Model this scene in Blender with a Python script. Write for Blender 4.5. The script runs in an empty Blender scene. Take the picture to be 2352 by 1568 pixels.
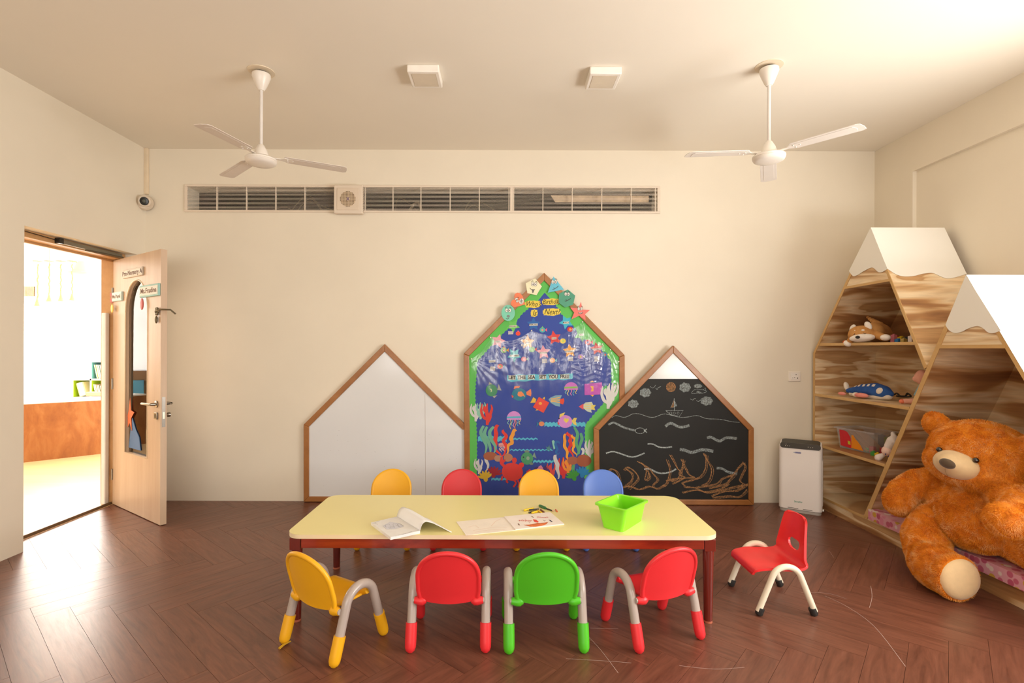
import bpy, bmesh, math, random
import numpy as np
from mathutils import Vector, Matrix
random.seed(7); RNG = np.random.default_rng(7)
sc = bpy.context.scene
COL = sc.collection
PI = math.pi

# ---------------------------------------------------------------- camera, world, light, exposure
F = 1180.0; CX, CY = 1157.0, 801.0; ROLL = math.radians(0.2); EYE = 1.3
cd = bpy.data.cameras.new('camera'); cam = bpy.data.objects.new('camera', cd); COL.objects.link(cam)
cd.sensor_fit = 'HORIZONTAL'; cd.sensor_width = 36.0; cd.lens = 36.0 * F / 2352
cd.shift_x = (1176 - CX) / 2352; cd.shift_y = (CY - 784) / 2352; cd.clip_start = 0.02
c_, s_ = math.cos(ROLL), math.sin(ROLL)
cam.matrix_world = Matrix(((c_, -s_, 0, 0), (0, 0, -1, 0), (s_, c_, 0, EYE), (0, 0, 0, 1)))
sc.camera = cam
sc.view_settings.view_transform = 'Standard'; sc.view_settings.look = 'None'
sc.view_settings.gamma = 1.0; sc.view_settings.use_curve_mapping = False
sc.view_settings.exposure = 0.0
w = bpy.data.worlds.new('sky'); sc.world = w; w.use_nodes = True
bg = w.node_tree.nodes['Background']; bg.inputs[0].default_value = (1.0, 0.93, 0.82, 1); bg.inputs[1].default_value = 1.2

def area(name, loc, direction, sx, sy, power, col=(1, 1, 1), spread=180):
    l = bpy.data.lights.new(name, 'AREA'); l.shape = 'RECTANGLE'; l.size = sx; l.size_y = sy
    l.energy = power; l.color = col; l.spread = math.radians(spread)
    o = bpy.data.objects.new(name, l); COL.objects.link(o); o.location = loc
    o.rotation_euler = Vector(direction).to_track_quat('-Z', 'Y').to_euler()
    return o
# daylight through the windows: right wall (out of frame), wall behind the camera, and the next room's side wall; the other panels are added fills
area('window_light', (3.20, 1.125, 1.55), (-1, 0, 0), 2.35, 1.5, 78, (1, 0.995, 0.965))
area('ceiling_fill_low', (3.12, 1.125, 1.0), (-0.62, 0.35, 0.70), 2.2, 0.45, 60, (1, 1, 1))  # added upward fill at the right window, brightens the ceiling like ground bounce
area('window_light_back', (-0.55, -3.02, 1.575), (0, 1, 0.02), 4.4, 1.6, 76, (1, 0.995, 0.97))
area('next_room_fill', (-5.0, 5.2, 2.95), (0, 0, -1), 3.0, 4.0, 32, (1, 0.98, 0.95))  # added overhead panel that brightens the next room
area('next_room_window', (-7.85, 5.2, 1.75), (1, 0, 0), 1.5, 3.0, 48, (1, 0.99, 0.97))
area('next_room_glare_panel', (-6.0, 8.9, 1.75), (0, -1, 0), 4.6, 2.1, 520, (1, 0.99, 0.97))  # added bright panel before the solid far wall, gives the floor its doorway glare

# ---------------------------------------------------------------- helpers
def ray(px, py):
    x = (px - CX) / F; y = -(py - CY) / F
    return (x * c_ - y * s_, 1.0, x * s_ + y * c_)
def onY(px, py, Y):
    d = ray(px, py); return Vector((d[0] * Y, Y, EYE + d[2] * Y))
def onX(px, py, X):
    d = ray(px, py); t = X / d[0]; return Vector((X, t, EYE + d[2] * t))
def onZ(px, py, Z):
    d = ray(px, py); t = (Z - EYE) / d[2]; return Vector((d[0] * t, t, Z))

def L(h):
    if not isinstance(h, str): return tuple(h)[:3]
    h = h.lstrip('#'); out = []
    for i in (0, 2, 4):
        v = int(h[i:i+2], 16) / 255; out.append(v / 12.92 if v <= 0.04045 else ((v + 0.055) / 1.055) ** 2.4)
    return tuple(out)
class NT:
    def __init__(s, name):
        s.m = bpy.data.materials.new(name); s.m.use_nodes = True; s.t = s.m.node_tree
        s.b = s.t.nodes['Principled BSDF']; s.out = s.t.nodes['Material Output']
    def n(s, typ, **kw):
        nd = s.t.nodes.new(typ)
        for k, v in kw.items():
            if k[0] == '_': setattr(nd, k[1:], v)
            elif k[0] == 'i' and k[1:].isdigit(): s.set(nd.inputs[int(k[1:])], v)
            else: s.set(nd.inputs[k.replace('_', ' ')], v)
        return nd
    def set(s, inp, v):
        if isinstance(v, bpy.types.NodeSocket): s.t.links.new(v, inp)
        elif isinstance(v, tuple) and len(v) == 3 and inp.type == 'RGBA': inp.default_value = (*v, 1)
        else: inp.default_value = v
    def ramp(s, fac, stops):
        r = s.n('ShaderNodeValToRGB'); s.set(r.inputs[0], fac); e = r.color_ramp.elements
        while len(e) < len(stops): e.new(0.5)
        for k, (p, c) in zip(e, stops): k.position = p; k.color = (*L(c), 1)
        return r.outputs[0]
    def coord(s, scale=(1, 1, 1), what='Object', rand=False):
        tc = s.n('ShaderNodeTexCoord'); mp = s.n('ShaderNodeMapping'); s.t.links.new(tc.outputs[what], mp.inputs[0])
        mp.inputs['Scale'].default_value = scale
        if rand:
            oi = s.n('ShaderNodeObjectInfo'); mu = s.n('ShaderNodeMath', _operation='MULTIPLY', i0=oi.outputs['Random'], i1=37.0)
            cb = s.n('ShaderNodeCombineXYZ', i0=mu.outputs[0], i1=mu.outputs[0], i2=mu.outputs[0]); s.t.links.new(cb.outputs[0], mp.inputs[1])
        return mp.outputs[0]
    def noise(s, vec, scale, detail=4, rough=0.55, dist=0.0):
        return s.n('ShaderNodeTexNoise', Vector=vec, Scale=scale, Detail=detail, Roughness=rough, Distortion=dist).outputs[0]
    def bump(s, h, strength, dist=0.002):
        b = s.n('ShaderNodeBump', Strength=strength, Distance=dist, Height=h); s.t.links.new(b.outputs[0], s.b.inputs['Normal'])
CACHE = {}
def plain(col, rough=0.5, metal=0.0, var=0.06, vs=6.0, bump=0.0, bs=60.0, coat=0.0, sheen=0.0, sub=0.0, spec=0.5, alpha=None, name=None):
    key = (str(col), rough, metal, var, vs, bump, bs, coat, sheen, sub, spec, alpha)
    if key in CACHE: return CACHE[key]
    k = NT(name or 'paint'); c = L(col); vec = k.coord()
    if var > 0:
        lo = tuple(max(0, x * (1 - var)) for x in c); hi = tuple(min(1, x * (1 + var)) for x in c)
        k.set(k.b.inputs['Base Color'], k.ramp(k.noise(vec, vs), [(0.3, lo), (0.7, hi)]))
    else: k.b.inputs['Base Color'].default_value = (*c, 1)
    k.b.inputs['Roughness'].default_value = rough; k.b.inputs['Metallic'].default_value = metal
    k.b.inputs['Specular IOR Level'].default_value = spec
    k.b.inputs['Coat Weight'].default_value = coat; k.b.inputs['Sheen Weight'].default_value = sheen
    if sub: k.b.inputs['Subsurface Weight'].default_value = sub; k.b.inputs['Subsurface Scale'].default_value = 0.01
    if alpha is not None: k.b.inputs['Alpha'].default_value = alpha
    if bump: k.bump(k.noise(vec, bs, 3), bump)
    CACHE[key] = k.m; return k.m
def wood(name, stops, scale, rough=0.5, dist=1.5, coat=0.0, rand=False, bumpy=0.15, ns=1.0):
    """streaky grain: 'scale' is small along the grain and large across it"""
    k = NT(name); v = k.coord(scale, rand=rand)
    a = k.noise(v, ns, 5, 0.6, dist); fine = k.noise(k.coord(tuple(x * 6 for x in scale), rand=rand), ns, 4, 0.7, 0.5)
    m = k.n('ShaderNodeMix', _data_type='FLOAT'); k.set(m.inputs[0], 0.28); k.set(m.inputs[2], a); k.set(m.inputs[3], fine)
    k.set(k.b.inputs['Base Color'], k.ramp(m.outputs[0], stops)); k.b.inputs['Roughness'].default_value = rough
    k.b.inputs['Coat Weight'].default_value = coat; k.b.inputs['Coat Roughness'].default_value = 0.25
    k.bump(fine, bumpy, 0.001)
    return k.m

class MB:
    """collects shapes into one bmesh"""
    def __init__(s): s.b = bmesh.new()
    def _add(s, vs, fs):
        v = [s.b.verts.new(p) for p in vs]
        for f in fs:
            try: s.b.faces.new([v[i] for i in f])
            except ValueError: pass
        return v
    def box(s, c, d, M=None):
        x, y, z = (k / 2 for k in d); P = [Vector((c[0] + a * x, c[1] + b * y, c[2] + e * z)) for a in (-1, 1) for b in (-1, 1) for e in (-1, 1)]
        if M: P = [M @ p for p in P]
        s._add(P, [(0, 1, 3, 2), (4, 6, 7, 5), (0, 4, 5, 1), (2, 3, 7, 6), (0, 2, 6, 4), (1, 5, 7, 3)]); return s
    def b2(s, lo, hi, M=None):
        return s.box([(a + b) / 2 for a, b in zip(lo, hi)], [b - a for a, b in zip(lo, hi)], M)
    def prism(s, poly, vec):
        """extrude a planar 3-D polygon along vec"""
        n = len(poly); vec = Vector(vec); P = [Vector(p) for p in poly]; Q = [p + vec for p in P]
        s._add(P + Q, [tuple(range(n)), tuple(range(2 * n - 1, n - 1, -1))] + [(i, n + i, n + (i + 1) % n, (i + 1) % n) for i in range(n)]); return s
    def tube(s, pts, r, n=12, cap=True, closed=False):
        pts = [Vector(p) for p in pts]; m = len(pts); rs = r if isinstance(r, (list, tuple)) else [r] * m
        T = []
        for i in range(m):
            if closed: t = pts[(i + 1) % m] - pts[i - 1]
            else: t = pts[min(i + 1, m - 1)] - pts[max(i - 1, 0)]
            T.append(t.normalized())
        u = T[0].orthogonal().normalized(); rings = []
        for i in range(m):
            u = (u - T[i] * u.dot(T[i])).normalized(); v = T[i].cross(u)
            rings.append([s.b.verts.new(pts[i] + (u * math.cos(2 * PI * k / n) + v * math.sin(2 * PI * k / n)) * rs[i]) for k in range(n)])
        for i in range(m if closed else m - 1):
            A, B = rings[i], rings[(i + 1) % m]
            for k in range(n):
                try: s.b.faces.new((A[k], A[(k + 1) % n], B[(k + 1) % n], B[k]))
                except ValueError: pass
        if cap and not closed:
            s.b.faces.new(rings[0][::-1]); s.b.faces.new(rings[-1])
        return s
    def lathe(s, prof, c=(0, 0, 0), n=32, M=None):
        """profile of (r, z) about the z axis"""
        rings = []
        for r, z in prof:
            rr = max(r, 1e-5); P = [Vector((c[0] + rr * math.cos(2 * PI * k / n), c[1] + rr * math.sin(2 * PI * k / n), c[2] + z)) for k in range(n)]
            if M: P = [M @ p for p in P]
            rings.append([s.b.verts.new(p) for p in P])
        for A, B in zip(rings, rings[1:]):
            for k in range(n): s.b.faces.new((A[k], A[(k + 1) % n], B[(k + 1) % n], B[k]))
        if prof[0][0] > 1e-4: s.b.faces.new(rings[0][::-1])
        if prof[-1][0] > 1e-4: s.b.faces.new(rings[-1])
        return s
    def ell(s, c, r, M=None, u=20, v=12):
        T = Matrix.Translation(Vector(c)) @ (M.to_4x4() if M else Matrix.Identity(4)) @ Matrix.Diagonal((*r, 1))
        bmesh.ops.create_uvsphere(s.b, u_segments=u, v_segments=v, radius=1, matrix=T); return s
    def grid(s, fn, nu, nv):
        V = [[s.b.verts.new(fn(i / nu, j / nv)) for j in range(nv + 1)] for i in range(nu + 1)]
        for i in range(nu):
            for j in range(nv): s.b.faces.new((V[i][j], V[i + 1][j], V[i + 1][j + 1], V[i][j + 1]))
        return s
    def ribbon(s, pts, wd, nrm, thick=0.0006):
        """flat stroke of width wd following pts, facing nrm"""
        P = [Vector(p) for p in pts]; nrm = Vector(nrm); A = []; B = []
        for i, p in enumerate(P):
            t = (P[min(i + 1, len(P) - 1)] - P[max(i - 1, 0)]); sd = t.cross(nrm).normalized(); ww = (wd[i] if isinstance(wd, list) else wd) / 2
            A.append(s.b.verts.new(p + sd * ww + nrm * thick)); B.append(s.b.verts.new(p - sd * ww + nrm * thick))
        for i in range(len(P) - 1):
            try: s.b.faces.new((A[i], A[i + 1], B[i + 1], B[i]))
            except ValueError: pass
        return s
    def build(s, name, m, parent=None, smooth=35, bev=0.0, seg=2, kind=None, label=None, mods=None):
        me = bpy.data.meshes.new(name); bmesh.ops.recalc_face_normals(s.b, faces=s.b.faces); s.b.to_mesh(me); s.b.free()
        return link(name, me, m, parent, smooth, bev, seg, kind, label)
def link(name, me, m, parent=None, smooth=35, bev=0.0, seg=2, kind=None, label=None):
    me.materials.clear(); me.materials.append(m)
    if smooth:
        me.shade_smooth(); me.set_sharp_from_angle(angle=math.radians(smooth))
    o = bpy.data.objects.new(name, me); COL.objects.link(o)
    if parent: o.parent = parent
    if bev:
        b = o.modifiers.new('b', 'BEVEL'); b.width = bev; b.segments = seg; b.limit_method = 'ANGLE'; b.angle_limit = math.radians(40)
    if kind: o['kind'] = kind
    if label: o['label'] = label
    return o
def tag(o, label, cat, group=None):
    o['label'] = label; o['category'] = cat
    if group: o['group'] = group
    return o
def thing(name, label, cat, loc=(0, 0, 0), rz=0.0, group=None):
    o = bpy.data.objects.new(name, None); COL.objects.link(o); o.location = loc; o.rotation_euler = (0, 0, rz); o.empty_display_size = 0.1
    return tag(o, label, cat, group)
def struct(name, mb, m, parent=None, **kw):
    return mb.build(name, m, parent, kind=None if parent else 'structure', **kw)
def remeshed(mb, vox, smooth_it=4):
    """fuse the collected blobs into one continuous skin"""
    me = bpy.data.meshes.new('blob'); bmesh.ops.recalc_face_normals(mb.b, faces=mb.b.faces); mb.b.to_mesh(me); mb.b.free()
    o = bpy.data.objects.new('blob', me); COL.objects.link(o)
    r = o.modifiers.new('r', 'REMESH'); r.mode = 'VOXEL'; r.voxel_size = vox
    q = o.modifiers.new('s', 'SMOOTH'); q.iterations = smooth_it; q.factor = 0.5
    dg = bpy.context.evaluated_depsgraph_get(); dg.update()
    res = bpy.data.meshes.new_from_object(o.evaluated_get(dg)); bpy.data.objects.remove(o)
    return res
def text_mesh(s, size, m, parent, M, name='lettering', shear=0.0, bold=0.0, label=None, align='CENTER', sx=1.0):
    cu = bpy.data.curves.new('t', 'FONT'); cu.body = s; cu.size = size; cu.align_x = align; cu.align_y = 'CENTER'; cu.shear = shear; cu.offset = bold; cu.extrude = 0.0002; cu.resolution_u = 3
    o = bpy.data.objects.new('t', cu); COL.objects.link(o)
    dg = bpy.context.evaluated_depsgraph_get(); dg.update()
    me = bpy.data.meshes.new_from_object(o.evaluated_get(dg)); bpy.data.objects.remove(o)
    me.transform(M @ Matrix.Diagonal((sx, 1, 1, 1)))
    return link(name, me, m, parent, smooth=0, label=label)
def rrect(w_, h_, r, n=6, cx=0, cy=0):
    P = []
    for (sx, sy, a0) in ((1, 1, 0), (-1, 1, 90), (-1, -1, 180), (1, -1, 270)):
        for k in range(n + 1):
            a = math.radians(a0 + 90 * k / n); P.append((cx + sx * (w_ / 2 - r) + r * math.cos(a), cy + sy * (h_ / 2 - r) + r * math.sin(a)))
    return P
def bez(pts, n=8):
    """smooth curve through the points"""
    P = [Vector(p) for p in pts]; out = []
    for i in range(len(P) - 1):
        p0 = P[max(i - 1, 0)]; p1 = P[i]; p2 = P[i + 1]; p3 = P[min(i + 2, len(P) - 1)]
        for k in range(n):
            t = k / n; out.append(0.5 * ((2 * p1) + (p2 - p0) * t + (2 * p0 - 5 * p1 + 4 * p2 - p3) * t * t + (3 * p1 - p0 - 3 * p2 + p3) * t ** 3))
    out.append(P[-1]); return out

# ---------------------------------------------------------------- room numbers
YB = 4.37; XL = -3.05; XR = 3.15; ZC = 2.99; YF = -3.0
M_WALL = plain('#ede2ce', 0.75, var=0.03, vs=1.3, bump=0.12, bs=90, name='wall_paint')
M_CEIL = plain('#f1e8d8', 0.85, var=0.02, vs=0.8, name='ceiling_paint')
M_WHITE = plain('#f2ece2', 0.35, var=0.02)
M_FANW = plain('#efe6da', 0.3, var=0.02)
M_TRANSP = None
M_LWOOD = wood('pale_door_wood', [(0.3, '#ccab8b'), (0.7, '#dcc2a6')], (9, 9, 0.6), 0.45, 0.6)
M_FRAMEW = wood('door_frame_wood', [(0.3, '#b98a58'), (0.7, '#d6a874')], (3, 3, 3), 0.5, 1.0)
M_BOARDW = wood('board_frame_wood', [(0.3, '#915a28'), (0.55, '#a86e38'), (0.75, '#bb8450')], (2.2, 6, 2.2), 0.35, 2.0, coat=0.25)
M_EDGE = wood('cabinet_edging', [(0.3, '#c79a5c'), (0.7, '#dcb478')], (2, 2, 5), 0.45, 0.8)
k = NT('streaky_laminate'); v_c = k.coord((0.75, 0.75, 5.5)); n_c = k.noise(v_c, 1.25, 2.5, 0.5, 0.9)
b_c = k.ramp(n_c, [(0.33, '#9a6a42'), (0.42, '#b98756'), (0.47, '#e0ba8a'), (0.53, '#f4dcb6'), (0.585, '#e6c496'), (0.60, '#c29464'), (0.70, '#d3a876')])
g_c = k.noise(k.coord((3.5, 3.5, 70)), 1.0, 4, 0.65, 0.6); gr = k.ramp(g_c, [(0.3, (0.82,) * 3), (0.7, (1.06, 1.06, 1.06))])
m_c = k.n('ShaderNodeMix', _data_type='RGBA', _blend_type='MULTIPLY'); m_c.inputs[0].default_value = 1.0; k.t.links.new(b_c, m_c.inputs[6]); k.t.links.new(gr, m_c.inputs[7]); k.set(k.b.inputs['Base Color'], m_c.outputs[2]); k.b.inputs['Roughness'].default_value = 0.42; M_CAB = k.m
M_METAL = plain('#9b948a', 0.28, metal=1.0, var=0.04)
M_DARK = plain('#1d1a17', 0.4, var=0.1)
M_GLASS = None
k = NT('clear_glass'); tr = k.n('ShaderNodeBsdfTransparent'); gl = k.n('ShaderNodeBsdfGlossy'); gl.inputs['Roughness'].default_value = 0.02
fr = k.n('ShaderNodeFresnel', IOR=1.55); mx = k.n('ShaderNodeMixShader'); k.t.links.new(fr.outputs[0], mx.inputs[0]); k.t.links.new(tr.outputs[0], mx.inputs[1]); k.t.links.new(gl.outputs[0], mx.inputs[2]); k.t.links.new(mx.outputs[0], k.out.inputs[0])
M_GLASS = k.m
# ---------------------------------------------------------------- floor: herringbone planks
M_SUB = plain('#463026', 0.6, name='floor_joint')
k = NT('dark_plank'); v = k.coord((1.3, 9, 9), rand=True)
a = k.noise(v, 1.6, 6, 0.65, 2.2); fine = k.noise(k.coord((5, 60, 60), rand=True), 1.0, 4, 0.7)
m = k.n('ShaderNodeMix', _data_type='FLOAT'); k.set(m.inputs[0], 0.35); k.set(m.inputs[2], a); k.set(m.inputs[3], fine)
oi = k.n('ShaderNodeObjectInfo')
c1 = k.ramp(m.outputs[0], [(0.25, '#4c2b20'), (0.45, '#6c4232'), (0.6, '#7c4d3b'), (0.8, '#925f4a')])
hs = k.n('ShaderNodeHueSaturation', Color=c1); mr = k.n('ShaderNodeMapRange', Value=oi.outputs['Random']); mr.inputs[3].default_value = 0.93; mr.inputs[4].default_value = 1.06
k.t.links.new(mr.outputs[0], hs.inputs['Value']); k.set(k.b.inputs['Base Color'], hs.outputs[0])
sc_ = k.noise(k.coord((3, 40, 40), rand=True), 1.0, 3, 0.6, 3.0); k.set(k.b.inputs['Roughness'], k.ramp(sc_, [(0.3, (0.28,) * 3), (0.7, (0.38,) * 3)]))
k.b.inputs['Specular IOR Level'].default_value = 0.55
k.bump(m.outputs[0], 0.06, 0.001); M_PLANK = k.m
floor = struct('floor', MB().b2((XL - 0.19, YF, -0.06), (XR, YB, -0.004)), M_SUB, smooth=0)
WP = 0.133; NPK = 6; LP = WP * NPK
d1 = Vector((0.755, -0.656)).normalized(); d2 = Vector((0.656, 0.755)).normalized()
org = Vector((-2.257, 2.474)) - 3 * d2 * WP - 3 * d1 * WP
def clip(poly, ax, lim, sign):
    out = []
    for i in range(len(poly)):
        p, q = poly[i - 1], poly[i]; a_ = sign * (p[ax] - lim) <= 0; b_ = sign * (q[ax] - lim) <= 0
        if a_ != b_:
            t = (lim - p[ax]) / (q[ax] - p[ax]); out.append(p + (q - p) * t)
        if b_: out.append(q)
    return out
gap = 0.0006
def plank_mesh(poly, name='plank'):
    return MB().prism([(p[0], p[1], -0.005) for p in poly], (0, 0, 0.005))
full = None
def area2(P): return abs(sum(P[i - 1][0] * P[i][1] - P[i][0] * P[i - 1][1] for i in range(len(P)))) / 2
def plank(u0, v0, horiz):
    global full
    lw, lh = (LP, WP) if horiz else (WP, LP)
    cs = [(u0 + gap, v0 + gap), (u0 + lw - gap, v0 + gap), (u0 + lw - gap, v0 + lh - gap), (u0 + gap, v0 + lh - gap)]
    W_ = [org + d1 * a_ + d2 * b_ for a_, b_ in cs]
    if max(p.y for p in W_) < 1.75 or min(p.y for p in W_) > YB or min(p.x for p in W_) > XR or max(p.x for p in W_) < XL - 0.19: return
    P = clip(W_, 1, YB, 1); P = clip(P, 0, XR, 1); P = clip(P, 0, XL - 0.19, -1)
    # left of the wall line only the doorway strip is floored
    if len(P) < 3: return
    if min(p.x for p in P) < XL:
        A = clip(list(P), 0, XL, -1); B = clip(clip(clip(list(P), 0, XL, 1), 1, 4.27, 1), 1, 3.26, -1)
        pcs = [x for x in (A, B) if len(x) > 2 and area2(x) > 2e-4]
        pcs = [A] if len(pcs) == 0 and len(A) > 2 else pcs
        if len(pcs) == 2: pcs = [P] if all(3.27 < p.y < 4.26 for p in P) else pcs
    else: pcs = [P]
    for Q in pcs:
        if len(Q) < 3 or area2(Q) < 2e-4: continue
        cen = sum((p for p in Q), Vector((0, 0))) / len(Q)
        dx = d1 if horiz else d2; ang = math.atan2(dx.y, dx.x); ca, sa = math.cos(-ang), math.sin(-ang)
        isfull = len(Q) == 4 and abs(area2(Q) - (LP - 2 * gap) * (WP - 2 * gap)) < 1e-6
        if isfull and full: o = bpy.data.objects.new('plank', full); COL.objects.link(o); o.parent = floor
        else:
            loc = [((p.x - cen.x) * ca - (p.y - cen.y) * sa, (p.x - cen.x) * sa + (p.y - cen.y) * ca) for p in Q]
            o = plank_mesh(loc).build('plank', M_PLANK, floor, smooth=0)
            if isfull: full = o.data
        o.location = (cen.x, cen.y, 0); o.rotation_euler = (0, 0, ang)
for kk in range(-60, 60):
    for j in range(-12, 12):
        plank((kk + 2 * NPK * j) * WP, kk * WP, True)
        plank((kk + NPK + 2 * NPK * j) * WP, (kk + 1 - NPK) * WP, False)
M_SCR = plain('#b59a90', 0.5, var=0.1)
for pts in ([(1895, 1368), (1950, 1395), (2010, 1440), (2080, 1530)], [(1840, 1360), (1900, 1362), (1945, 1375)], [(2000, 1345), (2003, 1370), (1997, 1395)], [(1340, 1450), (1378, 1490), (1420, 1545)], [(1560, 1528), (1640, 1536), (1710, 1532)], [(410, 1240), (455, 1239)], [(1356, 1442), (1420, 1443)], [(1300, 1512), (1400, 1518), (1450, 1522)], [(1905, 1265), (1915, 1280)]):
    MB().ribbon(bez([onZ(x, y, 0.0004) for x, y in pts], 5), 0.0022, (0, 0, 1), 0).build('scratch', M_SCR, floor, smooth=0)
MB().b2((XL, YF, -0.0045), (XR, 1.80, -0.0015)).build('floor_area', M_PLANK, floor, smooth=0)

# ---------------------------------------------------------------- shell
struct('ceiling', MB().b2((XL - 0.2, YF, ZC), (XR + 0.2, YB + 0.2, ZC + 0.1)), M_CEIL, smooth=0)
# back wall with the long slot of the air grille
GX0, GX1, GZ0, GZ1 = -2.69, 1.30, 2.472, 2.668
mb = MB(); mb.b2((XL - 0.2, YB, 0), (XR + 0.2, YB + 0.16, GZ0)); mb.b2((XL - 0.2, YB, GZ1), (XR + 0.2, YB + 0.16, ZC)); mb.b2((XL - 0.2, YB, GZ0), (GX0, YB + 0.16, GZ1)); mb.b2((GX1, YB, GZ0), (XR + 0.2, YB + 0.16, GZ1))
struct('wall_back', mb, M_WALL, smooth=0)
# left wall with the doorway; the reveal carries the wooden frame
DY0, DY1, DZ = 3.266, 4.275, 2.073
mb = MB(); mb.b2((XL - 0.19, YF, 0), (XL, DY0, ZC)); mb.b2((XL - 0.19, DY0, DZ), (XL, DY1, ZC)); mb.b2((XL - 0.19, DY1, 0), (XL, YB, ZC))
struct('wall_left', mb, M_WALL, smooth=0)
# right wall: shallow recessed bay under a beam
mb = MB(); RY = 3.963
mb.b2((XR, RY, 0), (XR + 0.2, YB, ZC)); mb.b2((XR, 2.6, 2.68), (XR + 0.2, RY, ZC)); mb.b2((XR + 0.03, 2.6, 0), (XR + 0.2, RY, 2.68))
mb.b2((XR, 2.35, 0), (XR + 0.2, 2.6, ZC)); mb.b2((XR, YF, 0), (XR + 0.2, -0.1, ZC)); mb.b2((XR, -0.1, 0), (XR + 0.2, 2.35, 0.75)); mb.b2((XR, -0.1, 2.35), (XR + 0.2, 2.35, ZC))
struct('wall_right', mb, M_WALL, smooth=0)
mb = MB(); mb.b2((XL - 0.2, YF - 0.2, 0), (XR + 0.2, YF, 0.7)); mb.b2((XL - 0.2, YF - 0.2, 2.45), (XR + 0.2, YF, ZC)); mb.b2((XL - 0.2, YF - 0.2, 0.7), (-2.9, YF, 2.45)); mb.b2((1.8, YF - 0.2, 0.7), (XR + 0.2, YF, 2.45))
struct('wall_front', mb, M_WALL, smooth=0)
def window(name, P0, P1, axis, n):
    """frame and panes between two opposite corners, in the plane across 'axis'"""
    r = MB(); g = MB(); lo = Vector(P0); hi = Vector(P1); t = 0.05; ua = 1 - axis
    def bar(a0, a1, z0, z1, mb_):
        l = [0, 0, 0]; h = [0, 0, 0]; l[axis] = lo[axis] - 0.03; h[axis] = lo[axis] + 0.03; l[ua] = a0; h[ua] = a1; l[2] = z0; h[2] = z1; mb_.b2(l, h)
    bar(lo[ua], hi[ua], lo.z, lo.z + t, r); bar(lo[ua], hi[ua], hi.z - t, hi.z, r)
    for i in range(n + 1):
        a0 = lo[ua] + (hi[ua] - lo[ua] - t) * i / n; bar(a0, a0 + t, lo.z + t, hi.z - t, r)
    o = r.build(name, M_WHITE, smooth=0, kind='structure'); return o
window('window_1', (XR + 0.12, -0.1, 0.75), (XR + 0.12, 2.35, 2.35), 0, 3)
window('window_2', (-2.9, YF - 0.1, 0.7), (1.8, YF - 0.1, 2.45), 1, 4)

# ---------------------------------------------------------------- next room beyond the doorway
M_NR = plain('#fbf8f2', 0.8, var=0.01, name='next_room_paint')
M_NFL = wood('pale_plank_floor', [(0.3, '#e3bd8a'), (0.7, '#efcf9f')], (1.2, 9, 3), 0.35, 0.8)
struct('floor', MB().b2((-8.2, 0.5, -0.06), (XL - 0.19, 9.2, 0.0)), M_NFL, smooth=0)
struct('wall_next_room_back', MB().b2((-8.2, 9.0, 0), (XL - 0.19, 9.2, 3.05)), M_NR, smooth=0)
struct('wall_next_room_side', MB().b2((-8.2, 0.5, 0), (-8.0, 9.0, 3.05)), M_NR, smooth=0)
struct('wall_next_room_front', MB().b2((-8.2, 0.3, 0), (XL - 0.19, 0.5, 3.05)), M_NR, smooth=0)
struct('wall_next_room_near', MB().b2((XL - 0.19, YB + 0.16, 0), (XL, 9.2, 3.05)), M_NR, smooth=0)
struct('ceiling', MB().b2((-8.2, 0.3, 3.05), (XL - 0.19, 9.2, 3.15)), M_NR, smooth=0)
struct('trim_1', MB().b2((-8.0, 6.4, 2.78), (XL - 0.2, 6.65, 3.05)), plain('#f6dfc4', 0.8), smooth=0)
# threshold strip
struct('trim_4', MB().prism([(XL - 0.20, DY0, 0.0), (XL - 0.235, DY0, 0.0), (XL - 0.235, DY0, 0.012), (XL - 0.205, DY0, 0.020)], (0, DY1 - DY0, 0)), plain('#6b5238', 0.5), smooth=0)
# door frame (head and jambs)
struct('trim_5', MB().b2((XL - 0.30, DY0, 2.026), (XL - 0.10, DY1, DZ)).b2((XL - 0.30, DY1 - 0.004, 0), (XL - 0.19, DY1 + 0.06, DZ)).b2((XL - 0.30, DY0 - 0.05, 0), (XL - 0.20, DY0, DZ)).b2((XL - 0.215, DY0, 2.01), (XL - 0.195, DY1, 2.03)), M_FRAMEW, bev=0.003)

# counter with a wood-look front, running diagonally
P = Vector((-5.39, 5.81)); dd = Vector((0.707, 0.707)); nn = Vector((-0.707, 0.707))
A = P - dd * 1.3; B = P + dd * 1.5
r = thing('play_counter', 'low counter with orange-brown wood front and white top in the next room', 'counter')
M_CW = wood('counter_wood', [(0.25, '#7c4420'), (0.5, '#9c6030'), (0.75, '#b67e4a')], (2.6, 2.6, 0.9), 0.4, 3.0)
def slab(A, B, nn, dep, z0, z1, nm, m, par, off=0.0):
    q = [A + nn * off, B + nn * off, B + nn * (dep + off), A + nn * (dep + off)]
    return MB().prism([(p.x, p.y, z0) for p in q], (0, 0, z1 - z0)).build(nm, m, par, smooth=0)
slab(A, B, nn, 0.03, 0, 0.655, 'front_panel', M_CW, r); slab(A, B, nn, 0.47, 0.0, 0.64, 'body', M_NR, r, 0.03); slab(A, B, nn, 0.5, 0.655, 0.672, 'worktop', M_NR, r)
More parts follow.
